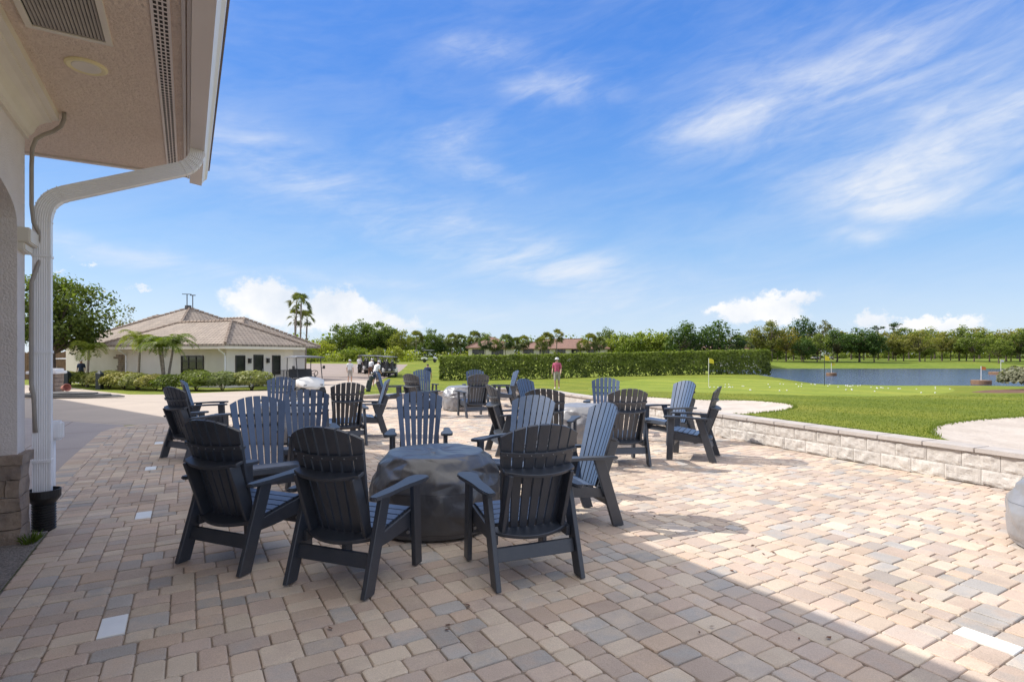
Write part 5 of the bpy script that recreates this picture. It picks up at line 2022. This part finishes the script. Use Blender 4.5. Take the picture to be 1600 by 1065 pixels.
for k, (x, y, fx, fy, lab, row) in enumerate(CARTS):
    c = cart0 if k == 0 else copy_tree(cart0)
    c.location = (x, y, zt(x, y))
    rz = math.atan2(-fx, fy)
    c.rotation_euler = (0, 0, rz)
    tag(c, lab, 'golf cart', 'golf carts')
    if row:
        for s in (-1, 1):
            b = bag0 if not used else copy_tree(bag0)
            used = True
            off = Matrix.Rotation(rz, 3, 'Z') @ Vector((s * .24, -1.34, .54))
            b.location = (x + off.x, y + off.y, zt(x, y) + off.z)
            b.rotation_euler = (R(-10), 0, rz)
            tag(b, 'black golf bag strapped on the back of a cart in the cart park row', 'golf bag', 'golf bags on the parked carts')
b = make_bag(M['bollard'])
b.location = (-7.75, 29.6, zt(-7.75, 29.6)); b.rotation_euler = (R(-8), R(16), .5)
tag(b, 'black golf bag leaning alone on the grass left of the pale blue chair', 'golf bag')

# ------------------------------------------------------------------ people
def make_person(label, shirt, shorts, hat=None, hair='hair', bend=0.0, stride=0.12, arms=0.0, h=1.75, long_legs=False, seed=0):
    """one skinned body facing +Y; clothing and hair are its children"""
    k = h / 1.75
    V, Rr, E = [], [], []
    def v(p, r, par=None):
        q = Vector(p)
        if q.z > .95 and bend:
            q = Matrix.Translation((0, 0, .95)) @ Matrix.Rotation(-bend, 4, 'X') @ (q - Vector((0, 0, .95)))
        V.append(q * k); Rr.append(r * k)
        if par is not None: E.append((par, len(V) - 1))
        return len(V) - 1
    pel = v((0, 0, .95), .135)
    wa = v((0, 0, 1.10), .118, pel); ch = v((0, .0, 1.28), .140, wa); sh = v((0, -.01, 1.41), .105, ch)
    nk = v((0, .0, 1.50), .052, sh); hd = v((0, .02, 1.60), .082, nk); ht = v((0, .01, 1.69), .070, hd)
    for s in (-1, 1):
        st = stride * s
        hip = v((s * .09, 0, .88), .095, pel); kn = v((s * .10, st * .6 + .02, .49), .058, hip); an = v((s * .10, st - .02, .09), .038, kn); v((s * .115, st + .13, .035), .034, an)
        so_ = v((s * .175, -.01, 1.40), .060, sh); el_ = v((s * .235, -.03 + arms * .12 - st * .4, 1.13), .043, so_)
        wr = v((s * .245, .07 + arms * .3 - st * .8, .90 + arms * .12), .030, el_)
        pm = v((s * .240, .10 + arms * .34 - st * .9, .83 + arms * .12), .030, wr)
        p0 = Vector((s * .240, .10 + arms * .34 - st * .9, .83 + arms * .12))
        for f, (dy, l) in enumerate(((-.028, .062), (-.009, .075), (.010, .070), (.028, .055))):
            b_ = p0 + Vector((0, dy, -.045)); m1 = v(b_, .0095, pm); m2 = v(b_ + Vector((-s * .006, .004, -l * .5)), .0085, m1); v(b_ + Vector((-s * .02, .010, -l)), .0075, m2)
        t1 = v(p0 + Vector((-s * .01, .038, -.005)), .010, pm); v(p0 + Vector((-s * .02, .052, -.045)), .0085, t1)
    me = bpy.data.meshes.new('person')
    me.from_pydata([q[:] for q in V], E, [])
    o = bpy.data.objects.new('person', me)
    COL.objects.link(o)
    md = o.modifiers.new('skin', 'SKIN'); md.use_smooth_shade = True
    for i, sv in enumerate(me.skin_vertices[0].data):
        sv.radius = (Rr[i] * (1.22 if i in (wa, ch, sh, pel) else 1), Rr[i])
        sv.use_root = i == 0
    o.modifiers.new('sub', 'SUBSURF').levels = 1
    o.modifiers['sub'].render_levels = 1
    bpy.context.view_layer.update()
    dg = bpy.context.evaluated_depsgraph_get()
    body = bpy.data.meshes.new_from_object(o.evaluated_get(dg))
    bpy.data.objects.remove(o)
    body.name = 'person'
    p = link_mesh('person', body, M['skin'], None, True)
    unb = Matrix.Translation((0, 0, .95 * k)) @ Matrix.Rotation(bend, 4, 'X') @ Matrix.Translation((0, 0, -.95 * k))
    def rest(c):
        q = Vector(c)
        if bend and q.z > .9 * k: q = unb @ q
        return q / k
    def wear(name, m, pick, off):
        bm = bmesh.new(); bm.from_mesh(body)
        dele = [f for f in bm.faces if not pick(rest(f.calc_center_median()))]
        bmesh.ops.delete(bm, geom=dele, context='FACES')
        seen, isl = set(), []
        for f in bm.faces:
            if f in seen: continue
            st, cur = [f], []
            seen.add(f)
            while st:
                g = st.pop(); cur.append(g)
                for e in g.edges:
                    for g2 in e.link_faces:
                        if g2 not in seen: seen.add(g2); st.append(g2)
            isl.append(cur)
        if len(isl) > 1 and name != 'shoes':
            isl.sort(key=len)
            bmesh.ops.delete(bm, geom=[f for c in isl[:-1] for f in c], context='FACES_ONLY')
            bmesh.ops.delete(bm, geom=[e for e in bm.edges if not e.link_faces], context='EDGES')
        lo = [q for q in bm.verts if not q.link_faces]
        bmesh.ops.delete(bm, geom=lo, context='VERTS')
        bm.normal_update()
        for q in bm.verts: q.co += q.normal * off
        return obj(name, bm, m, p, smooth=True) if len(bm.faces) else None
    wear('shirt', M[shirt], lambda c: .93 < c.z < 1.475 and not (abs(c.x) > .19 and c.z < 1.17), .013)
    wear('trousers' if long_legs else 'shorts', M[shorts], lambda c: (.10 if long_legs else .50) < c.z < .97 and abs(c.x) < .195, .014)
    for s in (-1, 1):
        wear('shoe', M['white_paint'], lambda c: c.z < .085 and c.x * s > 0, .010)
    wear('hair', M[hair], lambda c: c.z > 1.585 and (c.y < .035 or c.z > 1.68), .010)
    head = Vector((0, .02, 1.60))
    fx = lambda q: (Matrix.Translation((0, 0, .95)) @ Matrix.Rotation(-bend, 4, 'X') @ (Vector(q) - Vector((0, 0, .95)))) * k
    for s in (-1, 1):
        bm = bmesh.new()
        bmesh.ops.create_icosphere(bm, subdivisions=1, radius=.012 * k, matrix=Matrix.Translation(fx((s * .031, .092, 1.625))))
        obj('eye', bm, M['hair'], p, smooth=True)
    bm = bmesh.new()
    a = [fx(q) for q in ((0, .095, 1.63), (-.014, .095, 1.59), (.014, .095, 1.59), (0, .122, 1.592))]
    vs = [bm.verts.new(q) for q in a]
    for f in ((0, 1, 3), (0, 3, 2), (1, 2, 3), (0, 2, 1)): bm.faces.new([vs[i] for i in f])
    obj('nose', bm, M['skin'], p)
    bm = bmesh.new()
    q = [fx(c) for c in ((-.024, .094, 1.562), (.024, .094, 1.562), (.020, .096, 1.553), (-.020, .096, 1.553))]
    bm.faces.new([bm.verts.new(c) for c in q])
    obj('mouth', bm, M['shirt_pink'], p)
    if hat:
        bm = bmesh.new()
        pr = [(.17, 1.655), (.172, 1.660), (.10, 1.668), (.098, 1.72), (.08, 1.76), (.03, 1.772)] if hat == 'brim' else [(.100, 1.652), (.102, 1.69), (.085, 1.745), (.03, 1.768)]
        lathe(bm, pr, 18)
        if hat == 'cap':
            prism(bm, [(-.075, .085, 1.655), (-.05, .165, 1.645), (.05, .165, 1.645), (.075, .085, 1.655)], (0, 0, .012))
        for q in bm.verts: q.co = fx(q.co)
        obj('hat', bm, M['shirt_white'], p, smooth=False)
    return tag(p, label, 'person')
def stand(p, x, y, fx, fy):
    p.location = (x, y, zt(x, y) - .005)
    p.rotation_euler = (0, 0, math.atan2(-fx, fy))
stand(make_person('person in white shirt, grey shorts and cap walking away over the tan asphalt', 'shirt_white', 'shorts_grey', 'cap', stride=.10), -12.25, 41.6, -.1, 1)
stand(make_person('person in white shirt and dark trousers at the leftmost cart of the row', 'shirt_white', 'dark_vinyl', None, stride=.05, arms=.8, long_legs=True), -15.3, 55.2, .1, 1)
stand(make_person('person in white shirt and brown shorts bending towards a cart in the row', 'shirt_white', 'shorts_brown', 'cap', bend=.45, stride=.08, arms=.9), -12.7, 49.3, .3, 1)
stand(make_person('person in white shirt and navy shorts bending just above the pale blue chair', 'shirt_white', 'shirt_navy', 'cap', bend=.50, stride=.06, arms=.8), -8.75, 35.2, .5, .85)
stand(make_person('person with dark hair whose head shows over the dark navy chair', 'shirt_navy', 'shirt_navy', None, stride=.02, h=1.55), -4.75, 31.0, .2, 1)
stand(make_person('person in pink shirt, pale shorts and white brimmed hat on the lawn before the hedge', 'shirt_pink', 'shorts_grey', 'brim', stride=.06, arms=.5, h=1.68), 2.42, 29.6, -.2, -1)
stand(make_person('person in navy shirt and white cap among the carts at far left', 'shirt_navy', 'dark_vinyl', 'cap', stride=.05, long_legs=True), -31.0, 39.6, .4, -1)

# ------------------------------------------------------------------ flags, rafts, bollards and other small things
def flagstick(name, x, y, z, h, m, lab, group, d=(.9, .1)):
    root = empty(name, (x, y, z), 0, lab, 'flag', group)
    bm = bmesh.new()
    tube(bm, [(0, 0, -.05), (0, 0, h)], .014, 8)
    obj('pole', bm, M['flag_white'] if z > -1 and x < 12 else M['bollard'] if z > -1 else M['flag_white'], root)
    bm = bmesh.new()
    rows = []
    for i in range(7):
        u = i / 6
        wv = .05 * math.sin(u * 6) * u
        rows.append([bm.verts.new((u * .27 * d[0] + .012 - wv * d[1], u * .34 * d[1] + wv, h - .01 - .10 * u * u)), bm.verts.new((u * .27 * d[0] + .012, u * .27 * d[1] + wv, h - .24 - .05 * u * u))])
    for a, b in zip(rows, rows[1:]): bm.faces.new([a[0], b[0], b[1], a[1]])
    obj('flag', bm, M[m], root, smooth=True)
flagstick('golf_flag', 9.65, 27.0, zt(9.65, 27), 1.42, 'flag_yellow', 'yellow flag on a pole on the putting green, left one before the hedge', 'putting green flags')
flagstick('golf_flag', 15.1, 26.6, zt(15.1, 26.6), 1.45, 'flag_yellow', 'yellow flag on a dark pole on the putting green in front of the pond', 'putting green flags')
RAFT = [(44.1, 76, .65, 'flag_yellow', 'leftmost small round raft with a yellow flag, floating behind the green flagstick'), (45.6, 53.5, .80, 'flag_orange', 'round timber raft with an orange flag nearest the lawn on the pond'), (71.5, 80.5, 1.4, 'flag_white', 'widest round raft with a pale flag, far right on the pond')]
for x, y, r, m, lab in RAFT:
    root = empty('floating_target', (x, y, POND_Z), 0, lab, 'raft', 'floating targets on the pond')
    bm = bmesh.new()
    lathe(bm, [(r * .9, -.1), (r, .0), (r, .34), (r * .95, .40), (r * .6, .40), (r * .5, .38)], 28)
    obj('timber_ring', bm, M['wood'], root)
    bm = bmesh.new()
    H = 1.75 if r < 1.2 else 2.2
    tube(bm, [(0, 0, .3), (0, 0, H)], .03, 8)
    po = obj('pole', bm, M['flag_white'], root)
    bm = bmesh.new()
    prism(bm, [(.03, 0, H), (.55, .08, H - .10), (.50, .05, H - .38), (.03, 0, H - .34)], (0, .01, 0))
    obj('flag', bm, M[m], po)
# golf balls lying on the green
rng = random.Random(9)
bm = bmesh.new()
bmesh.ops.create_icosphere(bm, subdivisions=2, radius=.027)
ball = None
for k in range(64):
    while True:
        if rng.random() < .45: x, y = rng.gauss(16.2, 1.9), rng.gauss(26.0, 1.7)
        else: x, y = rng.uniform(9, 21), rng.uniform(20.5, 30)
        if inside(GREEN, x, y): break
    if ball is None:
        ball = obj('golf_ball', bm, M['white_paint'], smooth=True); b = ball
    else:
        b = ball.copy(); COL.objects.link(b)
    b.location = (x, y, zt(x, y) + .03)
    tag(b, 'white practice golf ball lying on the putting green', 'golf ball', 'golf balls on the putting green')

def bollard(x, y, h, m, lab):
    root = empty('bollard', (x, y, zt(x, y)), 0, lab, 'bollard', 'bollards along the shop bed')
    bm = bmesh.new()
    box(bm, -.15, .15, -.15, .15, -.05, h - .06)
    obj('post', bm, M[m], root, bevel=.02)
    bm = bmesh.new()
    bmesh.ops.create_cone(bm, cap_ends=True, segments=4, radius1=.235, radius2=.05, depth=.16, matrix=Matrix.Translation((0, 0, h + .02)) @ Matrix.Rotation(R(45), 4, 'Z'))
    obj('cap', bm, M[m], root)
bollard(-24.2, 32.3, .98, 'bollard', 'dark square bollard on the grass in front of the pale shrubs, right one')
bollard(-28.6, 35.4, .92, 'bollard', 'dark square bollard farther back, left one of the dark pair')
bollard(-31.4, 38.0, .95, 'wood', 'rusty brown bollard close to the white downspout')

# stone pier with white cap by the walk, slate slab and a terracotta pot lying on it
root = empty('stone_pier', (-19.35, 22.9, 0), R(20), 'low stone pier with white cap beside the downspout', 'pier')
rng = random.Random(14)
bm = bmesh.new()
for r in range(5):
    for q in range(2):
        d = rng.uniform(0, .03)
        box(bm, -.42 + .43 * q - (d if q == 0 else 0), -.01 + .43 * q + (d if q else 0), -.42 - d, .42, -.02 + .17 * r + .004, .145 + .17 * r)
obj('stone_shaft', bm, M['stone'], root, bevel=.015)
bm = bmesh.new()
box(bm, -.52, .52, -.52, .52, .835, .95); box(bm, -.44, .44, -.44, .44, .951, 1.05)
obj('pier_cap', bm, M['gutter_white'], root, bevel=.02, seg=2)
rng = random.Random(6)
bm = bmesh.new()
for k in range(3):
    pts = []
    for q in range(9):
        a = q / 9 * 6.283
        pts.append((2.6 * (1 - .22 * k) * math.cos(a) * rng.uniform(.85, 1.1), .95 * (1 - .2 * k) * math.sin(a) * rng.uniform(.85, 1.1), .0 + .05 * k))
    prism(bm, pts, (0, 0, .045))
o = obj('slate_slabs', bm, M['slate'], bevel=.01)
o.location = (-17.6, 21.6, 0); o.rotation_euler = (0, 0, -.15)
tag(o, 'low pile of dark slate slabs at the edge of the walkway', 'slate slabs')
bm = bmesh.new()
lathe(bm, [(.12, 0), (.16, .04), (.23, .34), (.25, .36), (.25, .41), (.22, .41), (.20, .36), (.13, .06)], 20)
o = obj('terracotta_pot', bm, M['salmon'], smooth=True)
o.scale = (.62, .62, .62); o.location = (-17.75, 21.75, .30); o.rotation_euler = (R(80), R(10), R(70))
tag(o, 'salmon terracotta pot lying on its side on the slate slabs', 'pot')
# timber fence behind the oak
root = empty('timber_fence', (-46, 47.2, zt(-46, 47)), R(-6), 'weathered brown board fence behind the big oak', 'fence')
bm = bmesh.new()
rng = random.Random(15)
x = 0
while x < 17:
    box(bm, x, x + .17, 0, .03, .02, 2.35 + rng.uniform(-.08, .08)); x += .19
obj('fence_boards', bm, M['wood'], root)
bm = bmesh.new()
for z in (.4, 1.9): box(bm, 0, 17, .031, .09, z, z + .1)
obj('fence_rails', bm, M['wood'], root)
# fallen leaves scattered over the paving
def leaf_litter():
    rng = random.Random(44)
    V, F, T = [], [], []
    for _ in range(90):
        d = rng.uniform(3.0, 9.0); x = rng.uniform(-.5, .9) * d
        if not inside(PATIO, x, d): continue
        a = rng.uniform(0, 6.28); s = rng.uniform(.012, .026)
        b = len(V)
        for u, v in ((-1, 0), (-.2, -.5), (1, .1), (-.1, .5)):
            V.append((x + s * (u * math.cos(a) - v * math.sin(a)), d + s * (u * math.sin(a) + v * math.cos(a)), .006 + rng.uniform(0, .010)))
            T.append(rng.random())
        F.append((b, b + 1, b + 2, b + 3))
    o = link_mesh('leaf_litter', tone_mesh('leaf_litter', V, F, T), M['mulch'])
    tag(o, 'dry brown leaves scattered over the paving', 'fallen leaves', None, 'stuff')
leaf_litter()
# short grass blades that roughen the turf and overhang the bunker lips
def turf_blades():
    rng = random.Random(61)
    V, F, T = [], [], []
    def blade(x, y, h, t):
        z = zt(x, y)
        a = rng.uniform(0, 6.283); w = rng.uniform(.006, .013)
        dx, dy = math.cos(a) * w, math.sin(a) * w
        lx, ly = rng.uniform(-.5, .5) * h, rng.uniform(-.5, .5) * h
        b = len(V)
        V.extend([(x - dx, y - dy, z - .01), (x + dx, y + dy, z - .01), (x + lx, y + ly, z + h)])
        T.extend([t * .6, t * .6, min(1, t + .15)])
        F.append((b, b + 1, b + 2))
    n = 0
    zones = (BUNKER_A, BUNKER_B, GREEN, HOLE)
    while n < 20000:
        d = 7.2 * (2.6 ** rng.random())
        x = rng.uniform(.30, .98) * d
        if any(inside(q, x, d) for q in zones): continue
        blade(x, d, rng.uniform(.010, .024), rng.random()); n += 1
    for poly in (BUNKER_A, BUNKER_B):
        for (x, y) in densify(poly, .02):
            if inside(HOLE, x - .35, y - .15) or inside(HOLE, x - .1, y): continue
            for k in range(3):
                blade(x + rng.gauss(0, .03), y + rng.gauss(0, .03), rng.uniform(.02, .05), rng.uniform(.0, .8))
    for s in range(-300, 1150):
        q = wall_front(s / 100) + WN * (TH + rng.uniform(.01, .08))
        if inside(BUNKER_A, q.x, q.y) or inside(BUNKER_B, q.x, q.y): continue
        for k in range(2): blade(q.x + rng.gauss(0, .02), q.y + rng.gauss(0, .02), rng.uniform(.02, .05), rng.random())
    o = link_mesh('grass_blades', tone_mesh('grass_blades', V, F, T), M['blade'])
    tag(o, 'short green grass blades growing on the lawn beyond the retaining wall', 'grass', None, 'stuff')
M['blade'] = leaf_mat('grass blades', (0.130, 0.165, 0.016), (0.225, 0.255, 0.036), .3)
turf_blades()
#TAIL
# ------------------------------------------------------------------ camera, sun, sky
cam = bpy.data.cameras.new('camera')
co = bpy.data.objects.new('camera', cam)
COL.objects.link(co)
co.location = (0, 0, EYE)
co.rotation_euler = (R(90), 0, 0)
cam.sensor_width = 36
cam.lens = 860 / 1600 * 36
cam.shift_y = 22.5 / 1600
cam.clip_start = .05
cam.clip_end = 4000
S.camera = co

SD = Vector((1.05, -.25, -1)).normalized()          # the way the sunlight travels
sun = bpy.data.lights.new('sun', 'SUN')
sun.energy = 5.0
sun.angle = R(.53)
sun.color = (1.0, .945, .86)
so = bpy.data.objects.new('sun', sun)
COL.objects.link(so)
so.location = (-20, 5, 30)
so.rotation_euler = SD.to_track_quat('-Z', 'Y').to_euler()

def build_world():
    w = bpy.data.worlds.new('World')
    S.world = w
    w.use_nodes = True
    nt = w.node_tree
    bg = nt.nodes['Background']
    sky = nd(nt, 'ShaderNodeTexSky')
    sky.sky_type = 'NISHITA'
    sky.sun_disc = False
    sky.sun_elevation = math.asin(-SD.z)
    sky.sun_rotation = math.atan2(-SD.x, -SD.y)
    sky.altitude = 0
    sky.air_density = 1.0
    sky.dust_density = 0.4
    sky.ozone_density = 2.0
    tc = nd(nt, 'ShaderNodeTexCoord')
    sp = nd(nt, 'ShaderNodeSeparateXYZ')
    nt.links.new(tc.outputs['Generated'], sp.inputs[0])
    def m(op, a, b=None, c=None):
        n = nd(nt, 'ShaderNodeMath', operation=op)
        for i, v in enumerate((a, b, c)):
            if v is None: continue
            if isinstance(v, (int, float)): n.inputs[i].default_value = v
            else: nt.links.new(v, n.inputs[i])
        return n.outputs[0]
    az = m('ARCTAN2', sp.outputs[0], sp.outputs[1])
    el = m('ARCSINE', sp.outputs[2])
    ae = nd(nt, 'ShaderNodeCombineXYZ')
    nt.links.new(az, ae.inputs[0]); nt.links.new(el, ae.inputs[1])
    def nz(scale, stretch=(1, 1, 1), rot=0, detail=6, rough=.55, dist=0.0, seed=0.0):
        mp = nd(nt, 'ShaderNodeMapping')
        mp.inputs['Rotation'].default_value = (0, 0, rot)
        mp.inputs['Location'].default_value = (seed, seed * .7, seed)
        nt.links.new(ae.outputs[0], mp.inputs[0])
        mp2 = nd(nt, 'ShaderNodeMapping')
        mp2.inputs['Scale'].default_value = stretch
        nt.links.new(mp.outputs[0], mp2.inputs[0])
        n = nd(nt, 'ShaderNodeTexNoise')
        n.inputs['Scale'].default_value = scale
        n.inputs['Detail'].default_value = detail
        n.inputs['Roughness'].default_value = rough
        n.inputs['Distortion'].default_value = dist
        nt.links.new(mp2.outputs[0], n.inputs['Vector'])
        return n.outputs[0]
    def blob(a, e, ra, re, rot, amp, x, y):
        """soft ellipse around azimuth a, elevation e (degrees)"""
        dx = m('SUBTRACT', x, R(a)); dy = m('SUBTRACT', y, R(e))
        c, s = math.cos(R(rot)), math.sin(R(rot))
        u = m('ADD', m('MULTIPLY', dx, c / R(ra)), m('MULTIPLY', dy, s / R(ra)))
        v = m('ADD', m('MULTIPLY', dx, -s / R(re)), m('MULTIPLY', dy, c / R(re)))
        q = m('ADD', m('MULTIPLY', u, u), m('MULTIPLY', v, v))
        return m('MULTIPLY', m('EXPONENT', m('MULTIPLY', q, -1.0)), amp)
    def total(lst):
        t = lst[0]
        for q in lst[1:]: t = m('ADD', t, q)
        return t
    # wobbly coordinates so the cloud edges are not ellipses
    wx = m('ADD', az, m('MULTIPLY', m('SUBTRACT', nz(7, seed=3.1), .5), .10))
    wy = m('ADD', el, m('MULTIPLY', m('SUBTRACT', nz(8, seed=9.7), .5), .07))
    cirrus = total([blob(*b, wx, wy) for b in CIRRUS])
    fib = nz(4.2, (1.0, 3.6, 1), R(-12), 8, .56, .9, 1.3)
    fib2 = nz(16, (1.0, 4.0, 1), R(-10), 6, .6, .8, 5.3)
    fibre = m('ADD', m('MULTIPLY', fib, .72), m('MULTIPLY', fib2, .28))
    fr = nd(nt, 'ShaderNodeMapRange', interpolation_type='SMOOTHSTEP')
    fr.inputs[1].default_value = .30; fr.inputs[2].default_value = .74
    nt.links.new(fibre, fr.inputs[0])
    cirrus = m('SUBTRACT', 1.0, m('EXPONENT', m('MULTIPLY', cirrus, -1.05)))
    big = nd(nt, 'ShaderNodeMapRange', interpolation_type='SMOOTHSTEP')
    big.inputs[1].default_value = .34; big.inputs[2].default_value = .62
    nt.links.new(nz(3.4, (1, 2.2, 1), R(-12), 5, .6, .6, 6.1), big.inputs[0])
    ci = m('MULTIPLY', m('MULTIPLY', cirrus, m('ADD', m('MULTIPLY', fr.outputs[0], .92), .14)), m('ADD', m('MULTIPLY', big.outputs[0], .55), .62))
    veil = m('MULTIPLY', fr.outputs[0], .12)
    ci = m('MINIMUM', m('ADD', ci, veil), .86)
    vx = m('ADD', az, m('MULTIPLY', m('SUBTRACT', nz(30, detail=9, rough=.66, seed=2.2), .5), .085))
    vy = m('ADD', el, m('MULTIPLY', m('SUBTRACT', nz(30, detail=9, rough=.66, seed=7.2), .5), .065))
    cum = total([blob(*b, vx, vy) for b in CUMULUS])
    cr = nd(nt, 'ShaderNodeMapRange', interpolation_type='SMOOTHSTEP')
    cr.inputs[1].default_value = .22; cr.inputs[2].default_value = .95
    nt.links.new(cum, cr.inputs[0])
    # base sky: deeper, then whiter towards the horizon
    k = nd(nt, 'ShaderNodeVectorMath', operation='SCALE')
    k.inputs[3].default_value = SKYK
    nt.links.new(sky.outputs[0], k.inputs[0])
    hs = nd(nt, 'ShaderNodeHueSaturation')
    hs.inputs['Saturation'].default_value = SKY_SAT
    hs.inputs['Hue'].default_value = SKY_HUE
    nt.links.new(k.outputs[0], hs.inputs['Color'])
    elr = nd(nt, 'ShaderNodeMapRange')
    elr.inputs[1].default_value = 0; elr.inputs[2].default_value = R(40)
    nt.links.new(el, elr.inputs[0])
    low = ramp(nt, elr.outputs[0], [(p, tuple(v / BGS for v in c)) for p, c in ((.0, (.62, .745, .92)), (.12, (.50, .665, .91)), (.25, (.31, .545, .90)), (.42, (.175, .405, .87)), (.62, (.105, .31, .84)), (.85, (.065, .245, .80)))])
    hz = nd(nt, 'ShaderNodeMapRange', interpolation_type='SMOOTHSTEP')
    hz.inputs[1].default_value = R(50); hz.inputs[2].default_value = R(26)
    hz.inputs[3].default_value = 0; hz.inputs[4].default_value = .86
    nt.links.new(el, hz.inputs[0])
    base = mixc(nt, hz.outputs[0], hs.outputs[0], low)
    white = tuple(v / BGS for v in (.86, .90, .97))
    c1 = mixc(nt, ci, base, white)
    shade = nz(14, detail=5, seed=4.4)
    cs = ramp(nt, shade, [(.3, tuple(v / BGS for v in (.80, .86, .95))), (.6, tuple(v / BGS for v in (1.02, 1.02, 1.03)))])
    c2 = mixc(nt, m('MULTIPLY', cr.outputs[0], .95), c1, cs)
    # unseen bright cloud added overhead and behind the viewer to lift the shade
    ov = nd(nt, 'ShaderNodeMapRange', interpolation_type='SMOOTHSTEP')
    ov.inputs[1].default_value = R(36); ov.inputs[2].default_value = R(62)
    nt.links.new(el, ov.inputs[0])
    bk = nd(nt, 'ShaderNodeMapRange', interpolation_type='SMOOTHSTEP')
    bk.inputs[1].default_value = R(62); bk.inputs[2].default_value = R(110)
    nt.links.new(m('ABSOLUTE', az), bk.inputs[0])
    fill_deck = m('MAXIMUM', ov.outputs[0], m('MULTIPLY', bk.outputs[0], .38))
    dn = ramp(nt, nz(2.2, detail=5, seed=8.8), [(.25, tuple(v * FILL_DECK * .75 / BGS for v in (1.0, .985, .98))), (.7, tuple(v * FILL_DECK * 1.15 / BGS for v in (1.05, 1.0, .94)))])
    c2 = mixc(nt, m('MULTIPLY', fill_deck, .92), c2, dn)
    nt.links.new(c2, bg.inputs[0])
    bg.inputs[1].default_value = BGS
BGS = 0.12
FILL_DECK = 1.56  # brightness of the added cloud outside the view
SKYK = 1.8
SKY_SAT = 1.24
SKY_HUE = 0.507
CIRRUS = [(37.08, 22.88, 4.51, 3.92, 35, 0.66), (20.99, 21.51, 5.21, 1.58, 8, 0.77), (28.14, 21.8, 8.7, 2.17, 12, 0.71), (37.08, 16.04, 9.03, 2.88, 14, 0.82), (41.09, 17.74, 4.66, 2.33, 10, 0.66), (38.33, 13.09, 6.89, 1.01, -6, 0.82), (32.6, 15.6, 6.89, 1.51, 0, 0.7), (41.84, 12.79, 3.73, 0.64, 8, 0.77), (39.14, 11.72, 5.39, 0.8, -8, 0.55), (41.47, 24.58, 3.77, 2.31, 0, 0.39), (4.65, 25.96, 4.45, 1.06, 0, 0.94), (-6.3, 21.34, 4.05, 1.46, 8, 0.82), (-3.0, 18.43, 4.47, 0.99, -5, 0.66), (-2.33, 28.64, 5.22, 1.14, 0, 0.54), (-23.84, 17.31, 8.12, 1.78, -16, 0.34), (-13.09, 14.6, 13.45, 2.64, -16, 0.53), (0.0, 10.22, 11.94, 2.3, -14, 0.56), (6.63, 8.54, 6.63, 1.78, -6, 0.62), (-33.77, 8.41, 7.74, 0.74, -7, 0.6), (14.04, 5.48, 6.32, 1.55, 5, 0.62), (-7.94, 4.81, 6.59, 0.73, 0, 0.54), (-28.66, 18.35, 6.9, 2.53, -10, 0.19), (33.3, 10.57, 3.12, 0.63, 0, 0.6), (-15.59, 7.34, 6.23, 0.54, -6, 0.47), (24.94, 24.64, 7.36, 4.05, 10, 0.23)]
CUMULUS = [(-25.76, 5.56, 2.16, 1.31, 0, 1.0), (-23.56, 5.9, 2.02, 1.48, 0, 1.0), (-23.28, 4.15, 3.37, 1.24, 0, 0.9), (-18.03, 5.24, 2.05, 1.59, 0, 1.0), (-16.33, 5.42, 1.84, 1.21, 0, 0.8), (-15.59, 4.04, 3.71, 1.22, 0, 0.9), (-11.5, 3.07, 2.88, 0.7, 0, 0.9), (-20.41, 3.12, 4.68, 0.97, 0, 0.6), (24.39, 4.84, 2.43, 0.97, 0, 1.0), (23.0, 3.86, 3.39, 0.87, 0, 0.8), (27.62, 5.41, 1.88, 0.63, 0, 0.9), (25.76, 3.6, 2.97, 0.71, 0, 0.8), (20.53, 4.55, 0.93, 0.51, 0, 0.8), (32.98, 3.24, 1.31, 0.52, 0, 1.0), (35.79, 2.81, 1.49, 0.48, 0, 1.0), (39.14, 2.84, 1.8, 0.48, 0, 1.0), (37.08, 2.39, 3.82, 0.47, 0, 0.8), (-33.9, 5.84, 0.92, 0.25, 0, 0.75), (-39.62, 7.05, 0.63, 0.26, 0, 0.7), (-37.67, 7.34, 0.54, 0.23, 0, 0.7)]
build_world()

S.render.engine = 'CYCLES'
S.view_settings.view_transform = 'Standard'
S.view_settings.look = 'None'
S.view_settings.exposure = 0
S.view_settings.gamma = 1
S.cycles.max_bounces = 8
S.cycles.diffuse_bounces = 5
S.cycles.glossy_bounces = 3
S.cycles.transparent_max_bounces = 8
S.cycles.use_denoising = True
